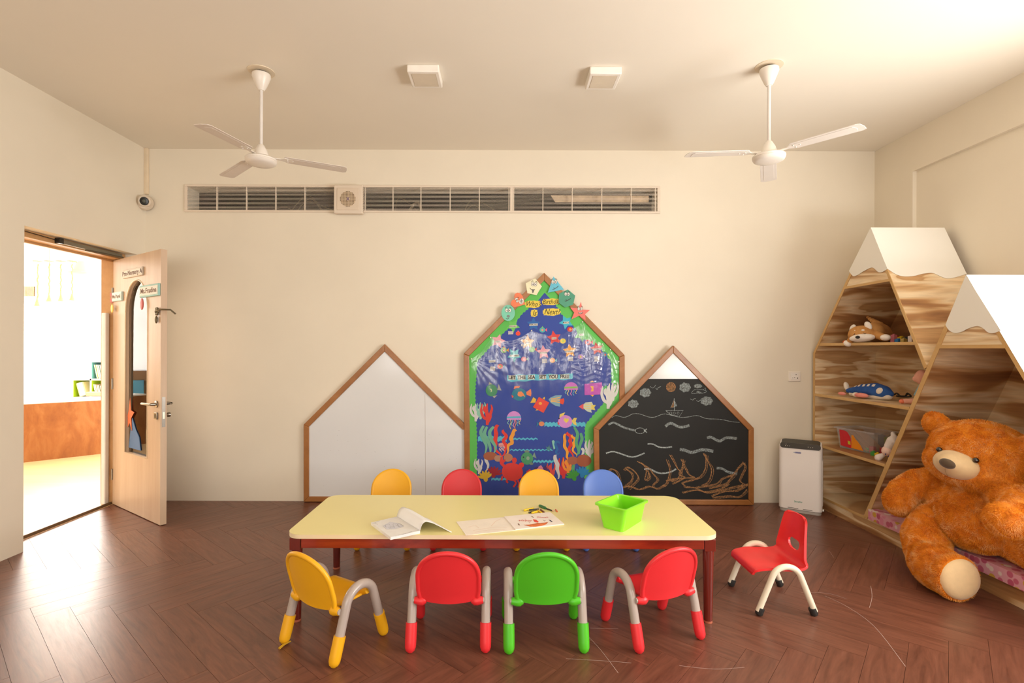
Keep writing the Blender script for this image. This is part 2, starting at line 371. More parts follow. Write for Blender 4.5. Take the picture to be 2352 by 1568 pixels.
# stepped bookshelf with coloured cells
def bookshelf():
    r = thing('stepped_bookshelf', 'white stepped cube bookshelf with green and teal cells beyond the doorway', 'bookshelf')
    Yf, dp, c = 6.95, 0.3, 0.247; cells = {}
    x0 = onY(166, 877, Yf).x; z0 = 0.617
    spec = [(-1, -1, '#e3c23a'), (0, -1, '#e3c23a'), (1, -1, '#e3c23a'), (0, 0, '#a9cf22'), (1, 0, '#a9cf22'), (1, 1, '#6fb7ba'), (2, -1, '#e3c23a'), (2, 0, '#a9cf22'), (2, 1, '#6fb7ba'), (2, 2, '#6fb7ba')]
    done = set()
    for i, j, col in spec:
        a0 = x0 + i * c; b0 = z0 + j * c
        MB().b2((a0 + 0.012, Yf + 0.004, b0 + 0.012), (a0 + 0.018, Yf + dp, b0 + c - 0.012)).b2((a0 + 0.012, Yf + dp - 0.01, b0 + 0.012), (a0 + c - 0.012, Yf + dp, b0 + c - 0.012)).build('cell_lining', plain(col, 0.6), r, smooth=0)
        for nm, lo, hi in (('left', (a0 - 0.01, b0 - 0.01), (a0 + 0.012, b0 + c + 0.01)), ('right', (a0 + c - 0.01, b0 - 0.01), (a0 + c + 0.012, b0 + c + 0.01)), ('bot', (a0 - 0.01, b0 - 0.01), (a0 + c + 0.01, b0 + 0.012)), ('top', (a0 - 0.01, b0 + c - 0.01), (a0 + c + 0.01, b0 + c + 0.012))):
            kk = (round(lo[0], 2), round(lo[1], 2), nm in ('left', 'right'))
            if kk in done: continue
            done.add(kk); MB().b2((lo[0], Yf - (0.001 if nm in ('bot', 'top') else 0.0), lo[1]), (hi[0], Yf + dp, hi[1])).build('shelf_board', M_NR, r, smooth=0)
    MB().b2((x0 - c, Yf + 0.01, 0.0), (x0 + 3 * c, Yf + dp, z0 - c - 0.01)).build('plinth', M_NR, r, smooth=0)
    grp = 'picture books in the stepped shelf of the next room'
    def book(x, z, w_, h_, lean, col, page, lab):
        t = thing('picture_book', lab, 'book', (x, Yf + 0.1, z), 0, grp)
        M = Matrix.Rotation(lean, 4, 'Y'); MB().b2((0, -0.08, 0), (w_, 0.08, h_), M).build('cover', plain(col, 0.5), t, smooth=0)
        MB().b2((0.15 * w_, -0.083, 0.004), (0.85 * w_, 0.07, h_ + 0.001), M).build('page_block', plain(page, 0.7), t, smooth=0)
    book(x0 + 0.085, z0 + 0.013, 0.10, 0.185, -0.28, '#efe8a8', '#f7f2e0', 'cream picture book leaning in the left green cell')
    bx = x0 + c; cols = [('#f5f0e6', 'white'), ('#f0b23c', 'orange'), ('#f7f2e6', 'ivory'), ('#6b7d3a', 'olive'), ('#e8c84a', 'yellow')]
    for q, (cc, nm) in enumerate(cols):
        book(bx + 0.058 + q * 0.021, z0 + 0.013, 0.014, 0.17 - 0.004 * q, -0.22, cc, '#fffaf0', nm + ' thin book leaning in the right green cell')
    for q, (cc, nm) in enumerate([('#b8d430', 'lime'), ('#f8f4ea', 'white'), ('#88c0b0', 'sea-green'), ('#3c64a0', 'blue')]):
        book(bx + 0.07 + q * 0.025, z0 + c + 0.013, 0.017, 0.19, -0.22, cc, '#fffaf0', nm + ' thin book leaning in the teal cell')
bookshelf()
tag(MB().b2((onY(197, 905, 6.6).x, 6.60, 0.674), (onY(252, 905, 6.6).x, 6.72, 0.725)).build('wood_box', wood('pale_box', [(0.3, '#d9a985'), (0.7, '#e6bc98')], (2, 2, 8)), smooth=0, bev=0.004), 'low pale wooden box lying on the counter beyond the doorway', 'box')
# ropes hanging from the next room's ceiling
M_ROPE = plain('#e8c894', 0.9, var=0.2, vs=60)
rl = ['frontmost thick rope with tassel hanging left of the row', 'second hanging rope with wide tassel, right of the longest one', 'third hanging rope with tassel, thin', 'last hanging rope with tassel, nearest to the ceiling lamp']
for q, (px, pt, pb) in enumerate([(87, 606, 697), (113.5, 606, 686), (140, 606, 685), (166, 606, 683)]):
    Yr = 6.0 if q == 0 else 6.0; a = onY(px, pt, Yr); b = onY(px, pb, Yr)
    t = thing('hanging_rope', ['longest tasselled rope, leftmost of the four in the next room', rl[1], 'third tasselled rope from the left in the next room', 'rightmost tasselled rope in the next room, beside the lamp'][q], 'rope', (a.x, Yr, a.z), 0, 'ropes hanging from the next room ceiling')
    h = a.z - b.z; pts = [(0.004 * math.sin(i * 0.9 + q), 0.004 * math.cos(i * 1.3), -h * i / 30) for i in range(28)]
    MB().tube(pts, [0.007 + 0.0022 * (i % 2) for i in range(28)], 7).build('rope', M_ROPE, t)
    MB().lathe([(0.010, 0.0), (0.014, -0.02), (0.030, -0.075), (0.001, -0.076)], (pts[-1][0], pts[-1][1], -h * 27 / 30), 10).build('tassel', M_ROPE, t)
    MB().lathe([(0.003, 0.0), (0.003, 0.02), (0.05, 0.025), (0.05, 0.035), (0.001, 0.036)], (0, 0, 0.0), 12).tube([(0, 0, 0.03), (0, 0, 3.05 - a.z)], 0.003, 5).build('ceiling_plate', plain('#b9a68c', 0.6), t)
# dome lamp and wall air conditioner
a = onY(189, 624, 6.2); t = thing('ceiling_fan_lamp', 'pale dome-shaped pendant hanging in the next room beside the ropes', 'lamp', (a.x, 6.2, a.z))
MB().lathe([(0.01, 0.13), (0.055, 0.12), (0.085, 0.03), (0.10, 0.0), (0.17, -0.02), (0.10, -0.045), (0.001, -0.05)], n=24).build('shade', plain('#ecd6b2', 0.6), t); MB().tube([(0, 0, 0.12), (0, 0, 3.05 - a.z)], 0.006, 8).build('cord', M_WHITE, t)
a = onY(40, 640, 7.0); b = onY(96, 694, 7.0); t = thing('wall_air_conditioner', 'white box air conditioner with tan grille on the wall of the next room', 'air conditioner')
MB().b2((a.x - 0.25, 7.0, b.z), (b.x, 7.22, a.z + 0.04)).build('casing', M_NR, t, bev=0.01)
MB().b2((a.x - 0.25, 6.995, onY(60, 680, 7).z), (onY(80, 680, 7).x, 7.0, onY(60, 658, 7).z)).build('grille_back', plain('#7d6a50', 0.7), t, smooth=0)
for q in range(14):
    x = a.x - 0.02 + (onY(80, 680, 7).x - a.x) * q / 13
    MB().b2((x, 6.985, onY(60, 680, 7).z), (x + 0.010, 6.996, onY(60, 658, 7).z)).build('slat', plain('#dcc9a4', 0.6), t, smooth=0)
# what the door's glass mirrors: window bars and a shelf of coloured pictures on the far side wall
struct('window_3', MB().b2((-7.93, 3.7, 0.95), (-7.88, 6.7, 1.0)).b2((-7.93, 3.7, 1.72), (-7.88, 6.7, 1.76)).b2((-7.93, 5.15, 0.95), (-7.88, 5.2, 2.55)).b2((-7.93, 3.7, 2.5), (-7.88, 6.7, 2.55)), M_NR, smooth=0)
t = thing('picture_rack', 'brown rack of colourful books against the side wall of the next room', 'rack'); MB().b2((-8.0, 3.6, 0.0), (-7.8, 6.9, 0.93)).build('backboard', plain('#94714f', 0.7), t, smooth=0)
for q in range(24):
    y = 3.75 + 0.26 * (q % 12); z = 0.18 if q < 12 else 0.52
    MB().b2((-7.79, y, z), (-7.77, y + 0.19, z + 0.26)).build('book_cover', plain(random.choice(['#e6c24a', '#5ba3c4', '#d9694a', '#8ac06a', '#f0e6cf', '#3f6f9e']), 0.5), t, smooth=0)

# ---------------------------------------------------------------- door leaf
def door():
    H = Vector((-3.241, 4.262, 0)); ang = -math.radians(35)
    r = thing('door_1', 'pale wooden door standing open with a tall arched glass pane', 'door', H, ang); del r['category']; r['kind'] = 'structure'
    Wd, Th, Z0, Z1 = 0.905, 0.042, 0.006, 2.02
    u0, u1, gz0, gz1 = 0.255, 0.680, 0.464, 1.827; rad = (u1 - u0) / 2; cu_ = (u0 + u1) / 2; sp = gz1 - rad * 1.15
    arch = [(u0, gz0), (u1, gz0)] + [(cu_ + rad * math.cos(PI * i / 20), sp + rad * 1.15 * math.sin(PI * i / 20)) for i in range(21)]
    # leaf with the arched hole: strips left and right, bottom, and the region above the arch
    def cyl(poly, y0, y1): return MB().prism([(u, y0, z) for u, z in poly], (0, y1 - y0, 0))
    mb = MB(); mb.b2((0, 0, Z0), (u0, Th, Z1)); mb.b2((u1, 0, Z0), (Wd, Th, Z1)); mb.b2((u0, 0, Z0), (u1, Th, gz0))
    top = [(cu_ + rad * math.cos(PI * i / 20), sp + rad * 1.15 * math.sin(PI * i / 20)) for i in range(21)]
    for i in range(20):
        (ua, za), (ub, zb) = top[i], top[i + 1]; mb.prism([(ua, 0, za), (ub, 0, zb), (ub, 0, Z1), (ua, 0, Z1)], (0, Th, 0))
    bmesh.ops.remove_doubles(mb.b, verts=mb.b.verts, dist=1e-5)
    mb.build('panel', M_LWOOD, r, smooth=0)
    cyl(arch, 0.026, 0.031).build('glass_pane', M_GLASS, r, smooth=0)
    MB().tube([(u, 0.001, z) for u, z in arch], 0.006, 6, closed=True).build('pane_bead', plain('#e8cda8', 0.4), r)
    MB().b2((Wd, 0.010, 0.72), (Wd + 0.002, 0.032, 0.94)).build('lock_plate', M_METAL, r, smooth=0)
    MB().b2((Wd + 0.002, 0.015, 0.78), (Wd + 0.003, 0.027, 0.83)).build('latch', plain('#e6e0cc', 0.3, metal=0.7), r, smooth=0)
    h = MB(); hz = 0.885
    h.lathe([(0.026, 0), (0.026, 0.008), (0.012, 0.012), (0.010, 0.045), (0.001, 0.046)], n=20, M=Matrix.Translation((0.845, 0, hz)) @ Matrix.Rotation(PI / 2, 4, 'X'))
    h.tube([(0.845, -0.04, hz), (0.83, -0.048, hz), (0.75, -0.05, hz), (0.715, -0.05, hz)], 0.009, 10); hd = h.build('door_handle', M_METAL, r)
    h = MB(); h.lathe([(0.026, 0), (0.026, 0.008), (0.012, 0.012), (0.010, 0.045), (0.001, 0.046)], n=20, M=Matrix.Translation((0.845, Th, hz)) @ Matrix.Rotation(-PI / 2, 4, 'X'))
    h.tube([(0.845, Th + 0.04, hz), (0.86, Th + 0.048, hz), (0.80, Th + 0.05, hz), (0.73, Th + 0.05, hz)], 0.009, 10).build('door_handle', M_METAL, r)
    MB().b2((0.822, -0.012, 0.775), (0.868, 0, 0.825)).build('key_plate', M_METAL, r, bev=0.003)
    MB().b2((0.842, -0.014, 0.787), (0.849, -0.011, 0.813)).build('keyhole', M_DARK, r, smooth=0)
    MB().lathe([(0.012, 0), (0.010, 0.02), (0.017, 0.03), (0.017, 0.045), (0.001, 0.05)], n=16, M=Matrix.Translation((0.845, Th, 0.80)) @ Matrix.Rotation(-PI / 2, 4, 'X')).build('thumb_turn', M_METAL, r)
    hk = MB(); hkz = 1.565
    for q in range(6): hk.ell((0.87 + 0.018 * math.cos(q * PI / 3), -0.012, hkz + 0.02 * math.sin(q * PI / 3)), (0.011, 0.008, 0.013), u=10, v=6)
    hk.ell((0.86, -0.012, hkz - 0.06), (0.016, 0.01, 0.028), u=10, v=8); hk.tube([(0.87, -0.02, hkz), (0.93, -0.01, hkz + 0.012), (0.99, 0.03, hkz + 0.01), (1.0, 0.06, hkz - 0.02)], 0.006, 8)
    hk.build('door_hook', plain('#6c6350', 0.35, metal=0.9), r)
    # signs fixed to the door
    def sign(nm, uc, zc, w_, h_, t_, col, rim, txt, size, lab, tiltv=0.0, ink='#7a5a44'):
        s = MB().b2((uc - w_ / 2, -t_, zc - h_ / 2), (uc + w_ / 2, 0, zc + h_ / 2)).build(nm, plain(rim, 0.6), r, smooth=0, bev=0.004, label=lab)
        MB().b2((uc - w_ / 2 + 0.008, -t_ - 0.0015, zc - h_ / 2 + (0.013 if rim != col else 0.004)), (uc + w_ / 2 - 0.008, -t_, zc + h_ / 2 - (0.013 if rim != col else 0.004))).build('card', plain(col, 0.6, var=0.02), s, smooth=0)
        text_mesh(txt, size, plain(ink, 0.7), s, Matrix.Translation((uc, -t_ - 0.0022, zc)) @ Matrix.Rotation(PI / 2, 4, 'X'), bold=0.0008, sx=1.25)
    sign('name_sign', 0.420, 1.885, 0.38, 0.066, 0.012, '#efe6da', '#e2d6c6', 'Pre-Nursery A', 0.050, 'off-white door sign reading Pre-Nursery A', ink='#6a4a36')
    sign('name_sign', 0.735, 1.725, 0.33, 0.090, 0.016, '#f4e9dc', '#a4cdc4', 'Ms.Fradina', 0.052, 'pale teal edged door sign on the right of the pane')
    sign('name_sign', 0.118, 1.715, 0.20, 0.074, 0.016, '#f8f3ea', '#cfe6e2', 'Ms.Payal', 0.040, 'small pale blue edged door sign on the left of the pane')
    MB().ell((0.04, -0.02, 1.62), (0.028, 0.006, 0.035), u=12, v=8).build('pendant', plain('#efc860', 0.5), r, label='yellow hexagonal hanging charm')
    MB().ell((0.63, -0.02, 1.63), (0.03, 0.006, 0.045), u=12, v=8).build('pendant', plain('#c0504c', 0.5), r, label='red hanging charm')
    MB().prism([(0.27, 0.02, 0.50), (0.50, 0.02, 0.50), (0.47, 0.02, 0.60), (0.40, 0.02, 0.66), (0.34, 0.02, 0.74), (0.30, 0.02, 0.62)], (0, 0.004, 0)).build('pane_sticker', plain('#5478a8', 0.6), r, smooth=0, label='blue paper sticker at the foot of the pane')
    MB().prism([(0.265, 0.015, 0.66), (0.30, 0.015, 0.70), (0.345, 0.015, 0.64), (0.33, 0.015, 0.74), (0.39, 0.015, 0.79), (0.325, 0.015, 0.80), (0.31, 0.015, 0.90), (0.285, 0.015, 0.80), (0.262, 0.015, 0.76)], (0, 0.003, 0)).build('pane_sticker', plain('#e8794a', 0.6), r, smooth=0, label='orange starfish paper sticker on the pane')
    for zz in (0.25, 1.0, 1.75): MB().lathe([(0.008, -0.045), (0.008, 0.045)], (0.0, -0.004, zz), 10).build('hinge', M_METAL, r)
door()
# hinge guard strip, closer channel
struct('trim_2', MB().b2((-3.31, 4.225, 0.01), (-3.275, 4.268, 1.585)), plain('#fffdfa', 0.4), bev=0.006)
t = thing('door_closer', 'grey sliding door closer arm under the top of the doorway', 'door closer')
MB().b2((-3.15, 3.62, 2.033), (-3.12, 4.20, 2.062)).build('channel', plain('#8d8b80', 0.4, metal=0.8), t, bev=0.003); MB().tube([(-3.135, 3.30, 2.062), (-3.135, 3.62, 2.05)], 0.003, 6).build('wire', M_DARK, t); MB().b2((-3.155, 3.60, 2.03), (-3.115, 3.635, 2.066)).build('end_stop', M_DARK, t, smooth=0)
MB().tube([(-3.135, 3.85, 2.03), (-3.07, 4.14, 2.025)], 0.007, 8).build('arm', plain('#6f6c62', 0.35, metal=0.9), t)
for q, z in enumerate((1.735, 1.69)): tag(MB().b2((-3.262, 4.252, z - 0.018), (-3.235, 4.2665, z + 0.018)).build('door_bumper', plain('#d98488', 0.5), bev=0.005), ['upper', 'lower'][q] + ' pink rubber block on the door jamb beside the hinge', 'door bumper', 'pink rubber blocks on the jamb')

# ---------------------------------------------------------------- grille, speaker, camera, socket
M_GR = plain('#e6d6c2', 0.5, var=0.03)
def grille():
    r = thing('air_grille', 'long cream louvred air grille high on the back wall', 'air grille')
    y0, y1 = YB - 0.012, YB + 0.004
    MB().b2((GX0 - 0.025, y0, GZ1), (GX1 + 0.025, YB, GZ1 + 0.018)).b2((GX0 - 0.025, y0, GZ0 - 0.018), (GX1 + 0.025, YB, GZ0)).b2((GX0 - 0.025, y0, GZ0), (GX0, YB, GZ1)).b2((GX1, y0, GZ0), (GX1 + 0.025, YB, GZ1)).build('outer_frame', M_GR, r, smooth=0, bev=0.002)
    pc = [424, 832, 1175, 1514]; xs = [onY(p, 457, YB).x for p in pc]; xs[0] = GX0 - 0.0; xs[-1] = GX1
    me = None; n = 17
    for s in range(3):
        a, b = xs[s] + (0.012 if s else 0), xs[s + 1] - (0.012 if s < 2 else 0)
        me = None
        for q in range(n):
            z = GZ0 + (q + 0.7) * (GZ1 - GZ0) / (n + 0.4)
            if me: o = bpy.data.objects.new('slat', me); COL.objects.link(o); o.parent = r
            else: o = MB().prism([(a, y0 + 0.004, -0.0014), (a, YB - 0.003, 0.0002), (a, YB - 0.003, 0.0018), (a, y0 + 0.004, 0.0014)], (b - a, 0, 0)).build('slat', M_GR, r, smooth=0); me = o.data
            o.location = (0, 0, z)
        if s: MB().b2((xs[s] - 0.012, y0 + 0.002, GZ0), (xs[s] + 0.012, YB, GZ1)).build('joint_strip', M_GR, r, smooth=0)
    for px in (428.5, 499, 567, 634, 701, 839, 903, 967, 1034, 1101, 1169, 1180, 1247, 1314, 1382, 1449, 1504.5):
        x = onY(px, 457, YB).x; MB().b2((x - 0.003, y0 + 0.003, GZ0), (x + 0.003, YB + 0.01, GZ1)).build('divider', M_GR, r, smooth=0)
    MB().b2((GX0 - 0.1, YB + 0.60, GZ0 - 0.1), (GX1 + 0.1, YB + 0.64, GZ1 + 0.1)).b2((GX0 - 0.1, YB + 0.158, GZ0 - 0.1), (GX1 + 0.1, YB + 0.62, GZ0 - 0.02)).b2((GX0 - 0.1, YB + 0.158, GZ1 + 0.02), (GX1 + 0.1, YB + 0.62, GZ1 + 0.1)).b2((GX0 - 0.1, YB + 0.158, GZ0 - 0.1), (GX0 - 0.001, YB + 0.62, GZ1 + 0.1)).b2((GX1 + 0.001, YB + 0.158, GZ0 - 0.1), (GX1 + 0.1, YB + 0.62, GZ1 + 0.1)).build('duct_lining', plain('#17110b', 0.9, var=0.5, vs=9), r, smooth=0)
    a = onY(1265, 448, YB + 0.05); b = onY(1490, 465, YB + 0.05)
    MB().prism([(a.x, YB + 0.05, a.z), (b.x, YB + 0.05, a.z), (b.x, YB + 0.05, b.z), (a.x + 0.04, YB + 0.05, b.z)], (0, 0.01, 0)).build('inner_panel', plain('#cdb393', 0.8, var=0.2, vs=20), r, smooth=0)
    def P(px, py, y): return onY(px, py, y)
    MB().tube(bez([P(942, 482, YB + 0.1), P(950, 470, YB + 0.12), P(962, 466, YB + 0.1), P(968, 484, YB + 0.08)]), 0.012, 6).build('foil_duct', plain('#8a7c68', 0.4, metal=0.5), r)
    for q in range(9):
        x0_ = random.uniform(-2.3, 1.0); MB().tube(bez([(x0_, YB + random.uniform(.1, .3), GZ0 + 0.01), (x0_ + random.uniform(.05, .2), YB + 0.2, random.uniform(GZ0, GZ1)), (x0_ + random.uniform(.2, .4), YB + 0.15, GZ0 + 0.01)]), 0.004, 5).build('wire', plain('#57482e', 0.8), r)
grille()
def speaker():
    a = onY(767, 426, YB - 0.05); b = onY(833, 489, YB - 0.05); cx_, cz_ = (a.x + b.x) / 2, (a.z + b.z) / 2; s = (b.x - a.x) / 2
    r = thing('wall_speaker', 'square cream exhaust unit with round perforated centre on the long grille', 'speaker', (cx_, YB - 0.012, cz_))
    MB().b2((-s, -0.045, -s), (s, 0, s)).build('casing', M_GR, r, bev=0.008, seg=3)
    MB().b2((-s * .76, -0.049, -s * .76), (s * .76, -0.045, s * .76)).build('face_plate', plain('#e2d0ba', 0.5), r, bev=0.002)
    MB().lathe([(s * .53, 0), (s * .53, 0.0015), (0.001, 0.0016)], n=32, M=Matrix.Translation((0, -0.049, 0)) @ Matrix.Rotation(PI / 2, 4, 'X')).build('perforated_disc', plain('#d4bd9f', 0.6), r, smooth=0)
    hb = MB(); st = s * 1.0 / 10
    for i in range(-5, 6):
        for j in range(-5, 6):
            if (i * i + j * j) <= 27 and (i * i + j * j) > 1: hb.b2((i * st - st * .26, -0.0522, j * st - st * .3), (i * st + st * .26, -0.0506, j * st + st * .3))
    hb.build('holes', plain('#7f6b52', 0.8), r, smooth=0, kind='stuff')
    MB().b2((-0.009, -0.054, -0.012), (0.009, -0.0506, 0.012)).build('badge', plain('#8f7a86', 0.5), r, smooth=0)
    hb = MB()
    for j in range(15): hb.b2((s - 0.0005, -0.034, -s * .85 + j * s * .12), (s + 0.0008, -0.012, -s * .85 + j * s * .12 + 0.004))
    hb.build('side_vents', plain('#a38f76', 0.8), r, smooth=0, kind='stuff')
speaker()
a = onY(333, 462, 4.27)
r = thing('security_camera', 'round cream surveillance camera with black lens in the back left corner', 'security camera', a)
Mx = Vector((0.30, -1, -0.22)).to_track_quat('Z', 'Y').to_matrix().to_4x4()
MB().lathe([(0.062, -0.075), (0.064, -0.055), (0.055, -0.03), (0.001, -0.025)], n=28, M=Matrix.Translation((-0.012, 0, 0.004)) @ Vector((0.5, -1, 0)).to_track_quat('Z', 'Y').to_matrix().to_4x4()).build('base', M_GR, r)
MB().lathe([(0.03, -0.05), (0.046, -0.03), (0.046, 0.015), (0.040, 0.022), (0.036, 0.018)], n=28, M=Mx).build('housing', M_GR, r)
MB().lathe([(0.036, 0.016), (0.030, 0.022), (0.001, 0.023)], n=28, M=Mx).build('lens', plain('#15130f', 0.12, var=0), r)
MB().lathe([(0.014, 0.0235), (0.012, 0.026), (0.001, 0.0262)], n=20, M=Mx).build('inner_lens', plain('#4a4a3c', 0.2, var=0), r)
struct('trim_3', MB().b2((-3.05, 4.345, 2.60), (-3.02, 4.37, ZC)), plain('#e8d4b6', 0.6), smooth=0, bev=0.004)
a = onY(1824, 864, YB); r = thing('wall_socket', 'white square power socket on the wall beside the mountain shelf', 'socket', (a.x, YB, a.z))
MB().b2((-0.052, -0.010, -0.042), (0.052, 0, 0.042)).build('plate', plain('#f3e9dc', 0.35), r, bev=0.004, seg=3); MB().b2((-0.032, -0.012, -0.028), (0.032, -0.009, 0.028)).build('socket_face', plain('#f6efe6', 0.35), r, bev=0.002)
for x, z, rr in ((0.010, 0.014, 0.004), (-0.018, -0.012, 0.003), (-0.002, -0.010, 0.003), (0.022, -0.014, 0.005)): MB().lathe([(rr, 0), (rr, 0.001), (0.0001, 0.001)], n=10, M=Matrix.Translation((x, -0.012, z)) @ Matrix.Rotation(PI / 2, 4, 'X')).build('pin_hole', plain('#4a3420', 0.6), r, smooth=0)

# ---------------------------------------------------------------- ceiling lights and fans
def clight(x, y, lab):
    r = thing('ceiling_light', lab, 'ceiling light', (x, y, ZC), 0, 'square lights on the ceiling')
    s = 0.095; MB().b2((-s, -s, -0.045), (s, s, 0)).build('housing', plain('#f6efe4', 0.4), r, bev=0.006, seg=3)
    MB().b2((-s * .76, -s * .76, -0.0465), (s * .76, s * .76, -0.044)).build('diffuser', plain('#e0d2bc', 0.5), r, smooth=0)
    MB().tube([(-s * .77, -s * .77, -0.0455), (s * .77, -s * .77, -0.0455), (s * .77, s * .77, -0.0455), (-s * .77, s * .77, -0.0455)], 0.0015, 4, closed=True).build('rim', plain('#c9b79d', 0.5), r, smooth=0)
clight(-0.487, 3.15, 'square white ceiling light, the one nearer the left fan'); clight(0.605, 3.165, 'square white ceiling light, the one nearer the right fan')
def fan(x, y, ph, lab, bl='#e6dbd0'):
    r = thing('ceiling_fan', lab, 'ceiling fan', (x, y, ZC), 0, 'ceiling fans')
    MB().lathe([(0.077, 0.0), (0.077, -0.004), (0.045, -0.005), (0.001, -0.005)], n=36).build('ceiling_plate', plain('#ead9be', 0.5), r)
    MB().lathe([(0.030, -0.004), (0.030, -0.03), (0.001, -0.03)], n=20).build('hook_clamp', M_DARK, r)
    MB().lathe([(0.046, -0.022), (0.053, -0.020), (0.054, -0.035), (0.049, -0.048), (0.048, -0.052), (0.026, -0.105), (0.020, -0.112), (0.018, -0.118), (0.001, -0.119)], n=36).build('canopy', M_FANW, r)
    MB().lathe([(0.0095, -0.11), (0.0095, -0.46)], n=16).build('down_rod', plain('#e6dfd8', 0.3), r)
    MB().lathe([(0.010, -0.445), (0.020, -0.455), (0.036, -0.485), (0.044, -0.512), (0.047, -0.530), (0.05, -0.532)], n=36).build('motor_cover', M_FANW, r)
    MB().lathe([(0.05, -0.525), (0.083, -0.530), (0.091, -0.537), (0.091, -0.545), (0.088, -0.547), (0.090, -0.550), (0.084, -0.562), (0.070, -0.570), (0.03, -0.575), (0.001, -0.576)], n=48).build('motor', M_FANW, r)
    for q in range(3):
        a = math.radians(ph + 120 * q); R_ = Matrix.Rotation(a, 4, 'Z') @ Matrix.Translation((0, 0, -0.536)) @ Matrix.Rotation(math.radians(-3), 4, 'X')
        out = [(0.13, -0.030), (0.145, -0.043), (0.48, -0.052), (0.498, -0.042), (0.503, 0.0), (0.498, 0.036), (0.48, 0.048), (0.15, 0.048), (0.13, 0.03)]
        b = MB().prism([R_ @ Vector((u, v, 0.014 - 0.05 * (u - .13))) for u, v in out], (0, 0, 0.003)).build('blade', plain(bl, 0.45, var=0.03), r, smooth=0, bev=0.001)
        MB().prism([R_ @ Vector((u, v, 0.0125 - 0.05 * (u - .13))) for u, v in [(0.16, -0.028), (0.46, -0.034), (0.47, 0.0), (0.46, 0.030), (0.16, 0.030)]], (0, 0, 0.0015)).build('blade_rib', plain(bl, 0.45, var=0.03), b, smooth=0, bev=0.0008)
        MB().prism([R_ @ Vector((u, v, 0.010)) for u, v in [(0.06, -0.012), (0.11, -0.010), (0.135, -0.028), (0.19, -0.020), (0.19, 0.020), (0.135, 0.028), (0.11, 0.010), (0.06, 0.012)]], (0, 0, 0.004)).build('blade_iron', M_FANW, r, smooth=0)
        for u, v in ((0.15, -0.015), (0.15, 0.015), (0.18, 0.0)): MB().ell(R_ @ Vector((u, v, 0.008)), (0.004, 0.004, 0.003), u=8, v=6).build('screw', plain('#f4ece2', 0.3), b)
fan(-1.487, 3.14, 21, 'white three-blade ceiling fan on the left side of the ceiling'); fan(1.575, 3.06, 63, 'white three-blade ceiling fan near the mountain shelf on the right', '#eee5da')
# ---------------------------------------------------------------- house-shaped boards
def inset(P, d):
    """inward offset of a convex clockwise/anticlockwise (x, z) polygon"""
    n = len(P); ar = sum(P[i - 1][0] * P[i][1] - P[i][0] * P[i - 1][1] for i in range(n)); sg = 1 if ar > 0 else -1; out = []
    for i in range(n):
        p, q, r = Vector(P[i - 1]), Vector(P[i]), Vector(P[(i + 1) % n]); e1 = (q - p).normalized(); e2 = (r - q).normalized()
        n1 = Vector((-e1.y, e1.x)) * sg; n2 = Vector((-e2.y, e2.x)) * sg; b = (n1 + n2); b = b / max(0.2, b.dot(n1)) ; out.append(q + b * d)
    return out
def board(name, lab, cat, pxs, yf, yb, fw, panel_m, skip=()):
    P = [(onY(x, y, yf).x, onY(x, y, yf).z) for x, y in pxs]
    for i, (x, z) in enumerate(P):
        if z < 0.05: P[i] = (x, 0.004)
    I = inset(P, fw); r = thing(name, lab, cat, (0, 0, 0))
    pn = MB().prism([(p[0], yf + 0.012, p[1]) for p in inset(P, fw * 0.7)], (0, yb - yf - 0.014, 0)).build('panel', panel_m, r, smooth=0)
    for i in range(len(P)):
        if i in skip: continue
        j = (i + 1) % len(P); q = [P[i], P[j], tuple(I[j]), tuple(I[i])]
        MB().prism([(p[0], yf, p[1]) for p in q], (0, yb - yf, 0)).build('frame_rail', M_BOARDW, r, smooth=0, bev=0.004, seg=2)
    return r, P, I
M_WB = plain('#e6e6e6', 0.12, var=0.015, vs=2, name='whiteboard_gloss')
YW, YBB, YCB = 4.335, 4.325, 4.285
wb, _, _ = board('whiteboard', 'house-shaped whiteboard with brown wooden frame, left of the sea bulletin board', 'whiteboard', [(697, 1152), (697, 975), (883, 790), (1075, 982), (1075, 1152)], YW, YB - 0.001, 0.044, M_WB, skip=(3,))
a = onY(976, 905, YW + .011); b = onY(978, 1140, YW + .011)
MB().ribbon([a, b], 0.0016, (0, -1, 0)).build('panel_seam', plain('#b9a898', 0.5), wb, smooth=0)
mb = MB()
for q in range(36):
    px, py = random.uniform(725, 1050), random.uniform(985, 1130); p = onY(px, py, YW + .0115); d = random.uniform(.003, .008)
    mb.ribbon([p, p + Vector((d, 0, random.uniform(-.003, .003)))], 0.0014, (0, -1, 0))
mb.build('pen_specks', plain('#a8a29c', 0.6), wb, smooth=0, kind='stuff')
M_GREENP = plain('#5fbf55', 0.65, var=0.05, vs=3)
bb, PB, IB = board('bulletin_board', 'tall house-shaped green and blue sea bulletin board covered with plastic film', 'bulletin board', [(1067, 1154), (1065, 812), (1250, 626), (1435, 815), (1436, 1154)], YBB, YB - 0.001, 0.046, M_GREENP)
M_BLACK = plain('#201f1c', 0.6, var=0.12, vs=3.5, spec=0.35, name='black_chart_paper')
kb, PK, IK = board('chalkboard', 'house-shaped chalkboard with chalk sea drawing and white top triangle', 'chalkboard', [(1366, 1158), (1364, 983), (1547, 793), (1732, 983), (1732, 1158)], YCB, YCB + 0.037, 0.044, plain('#d9d7d0', 0.15, var=0.02))
# black paper covering the chalkboard below the triangle
yk = YCB + 0.011
pp = [(1375, 1150), (1375, 986), (1487, 870), (1607, 870), (1721, 986), (1721, 1148)]
MB().prism([onY(x, y, yk) for x, y in pp], (0, 0.002, 0)).build('black_paper', M_BLACK, kb, smooth=0)

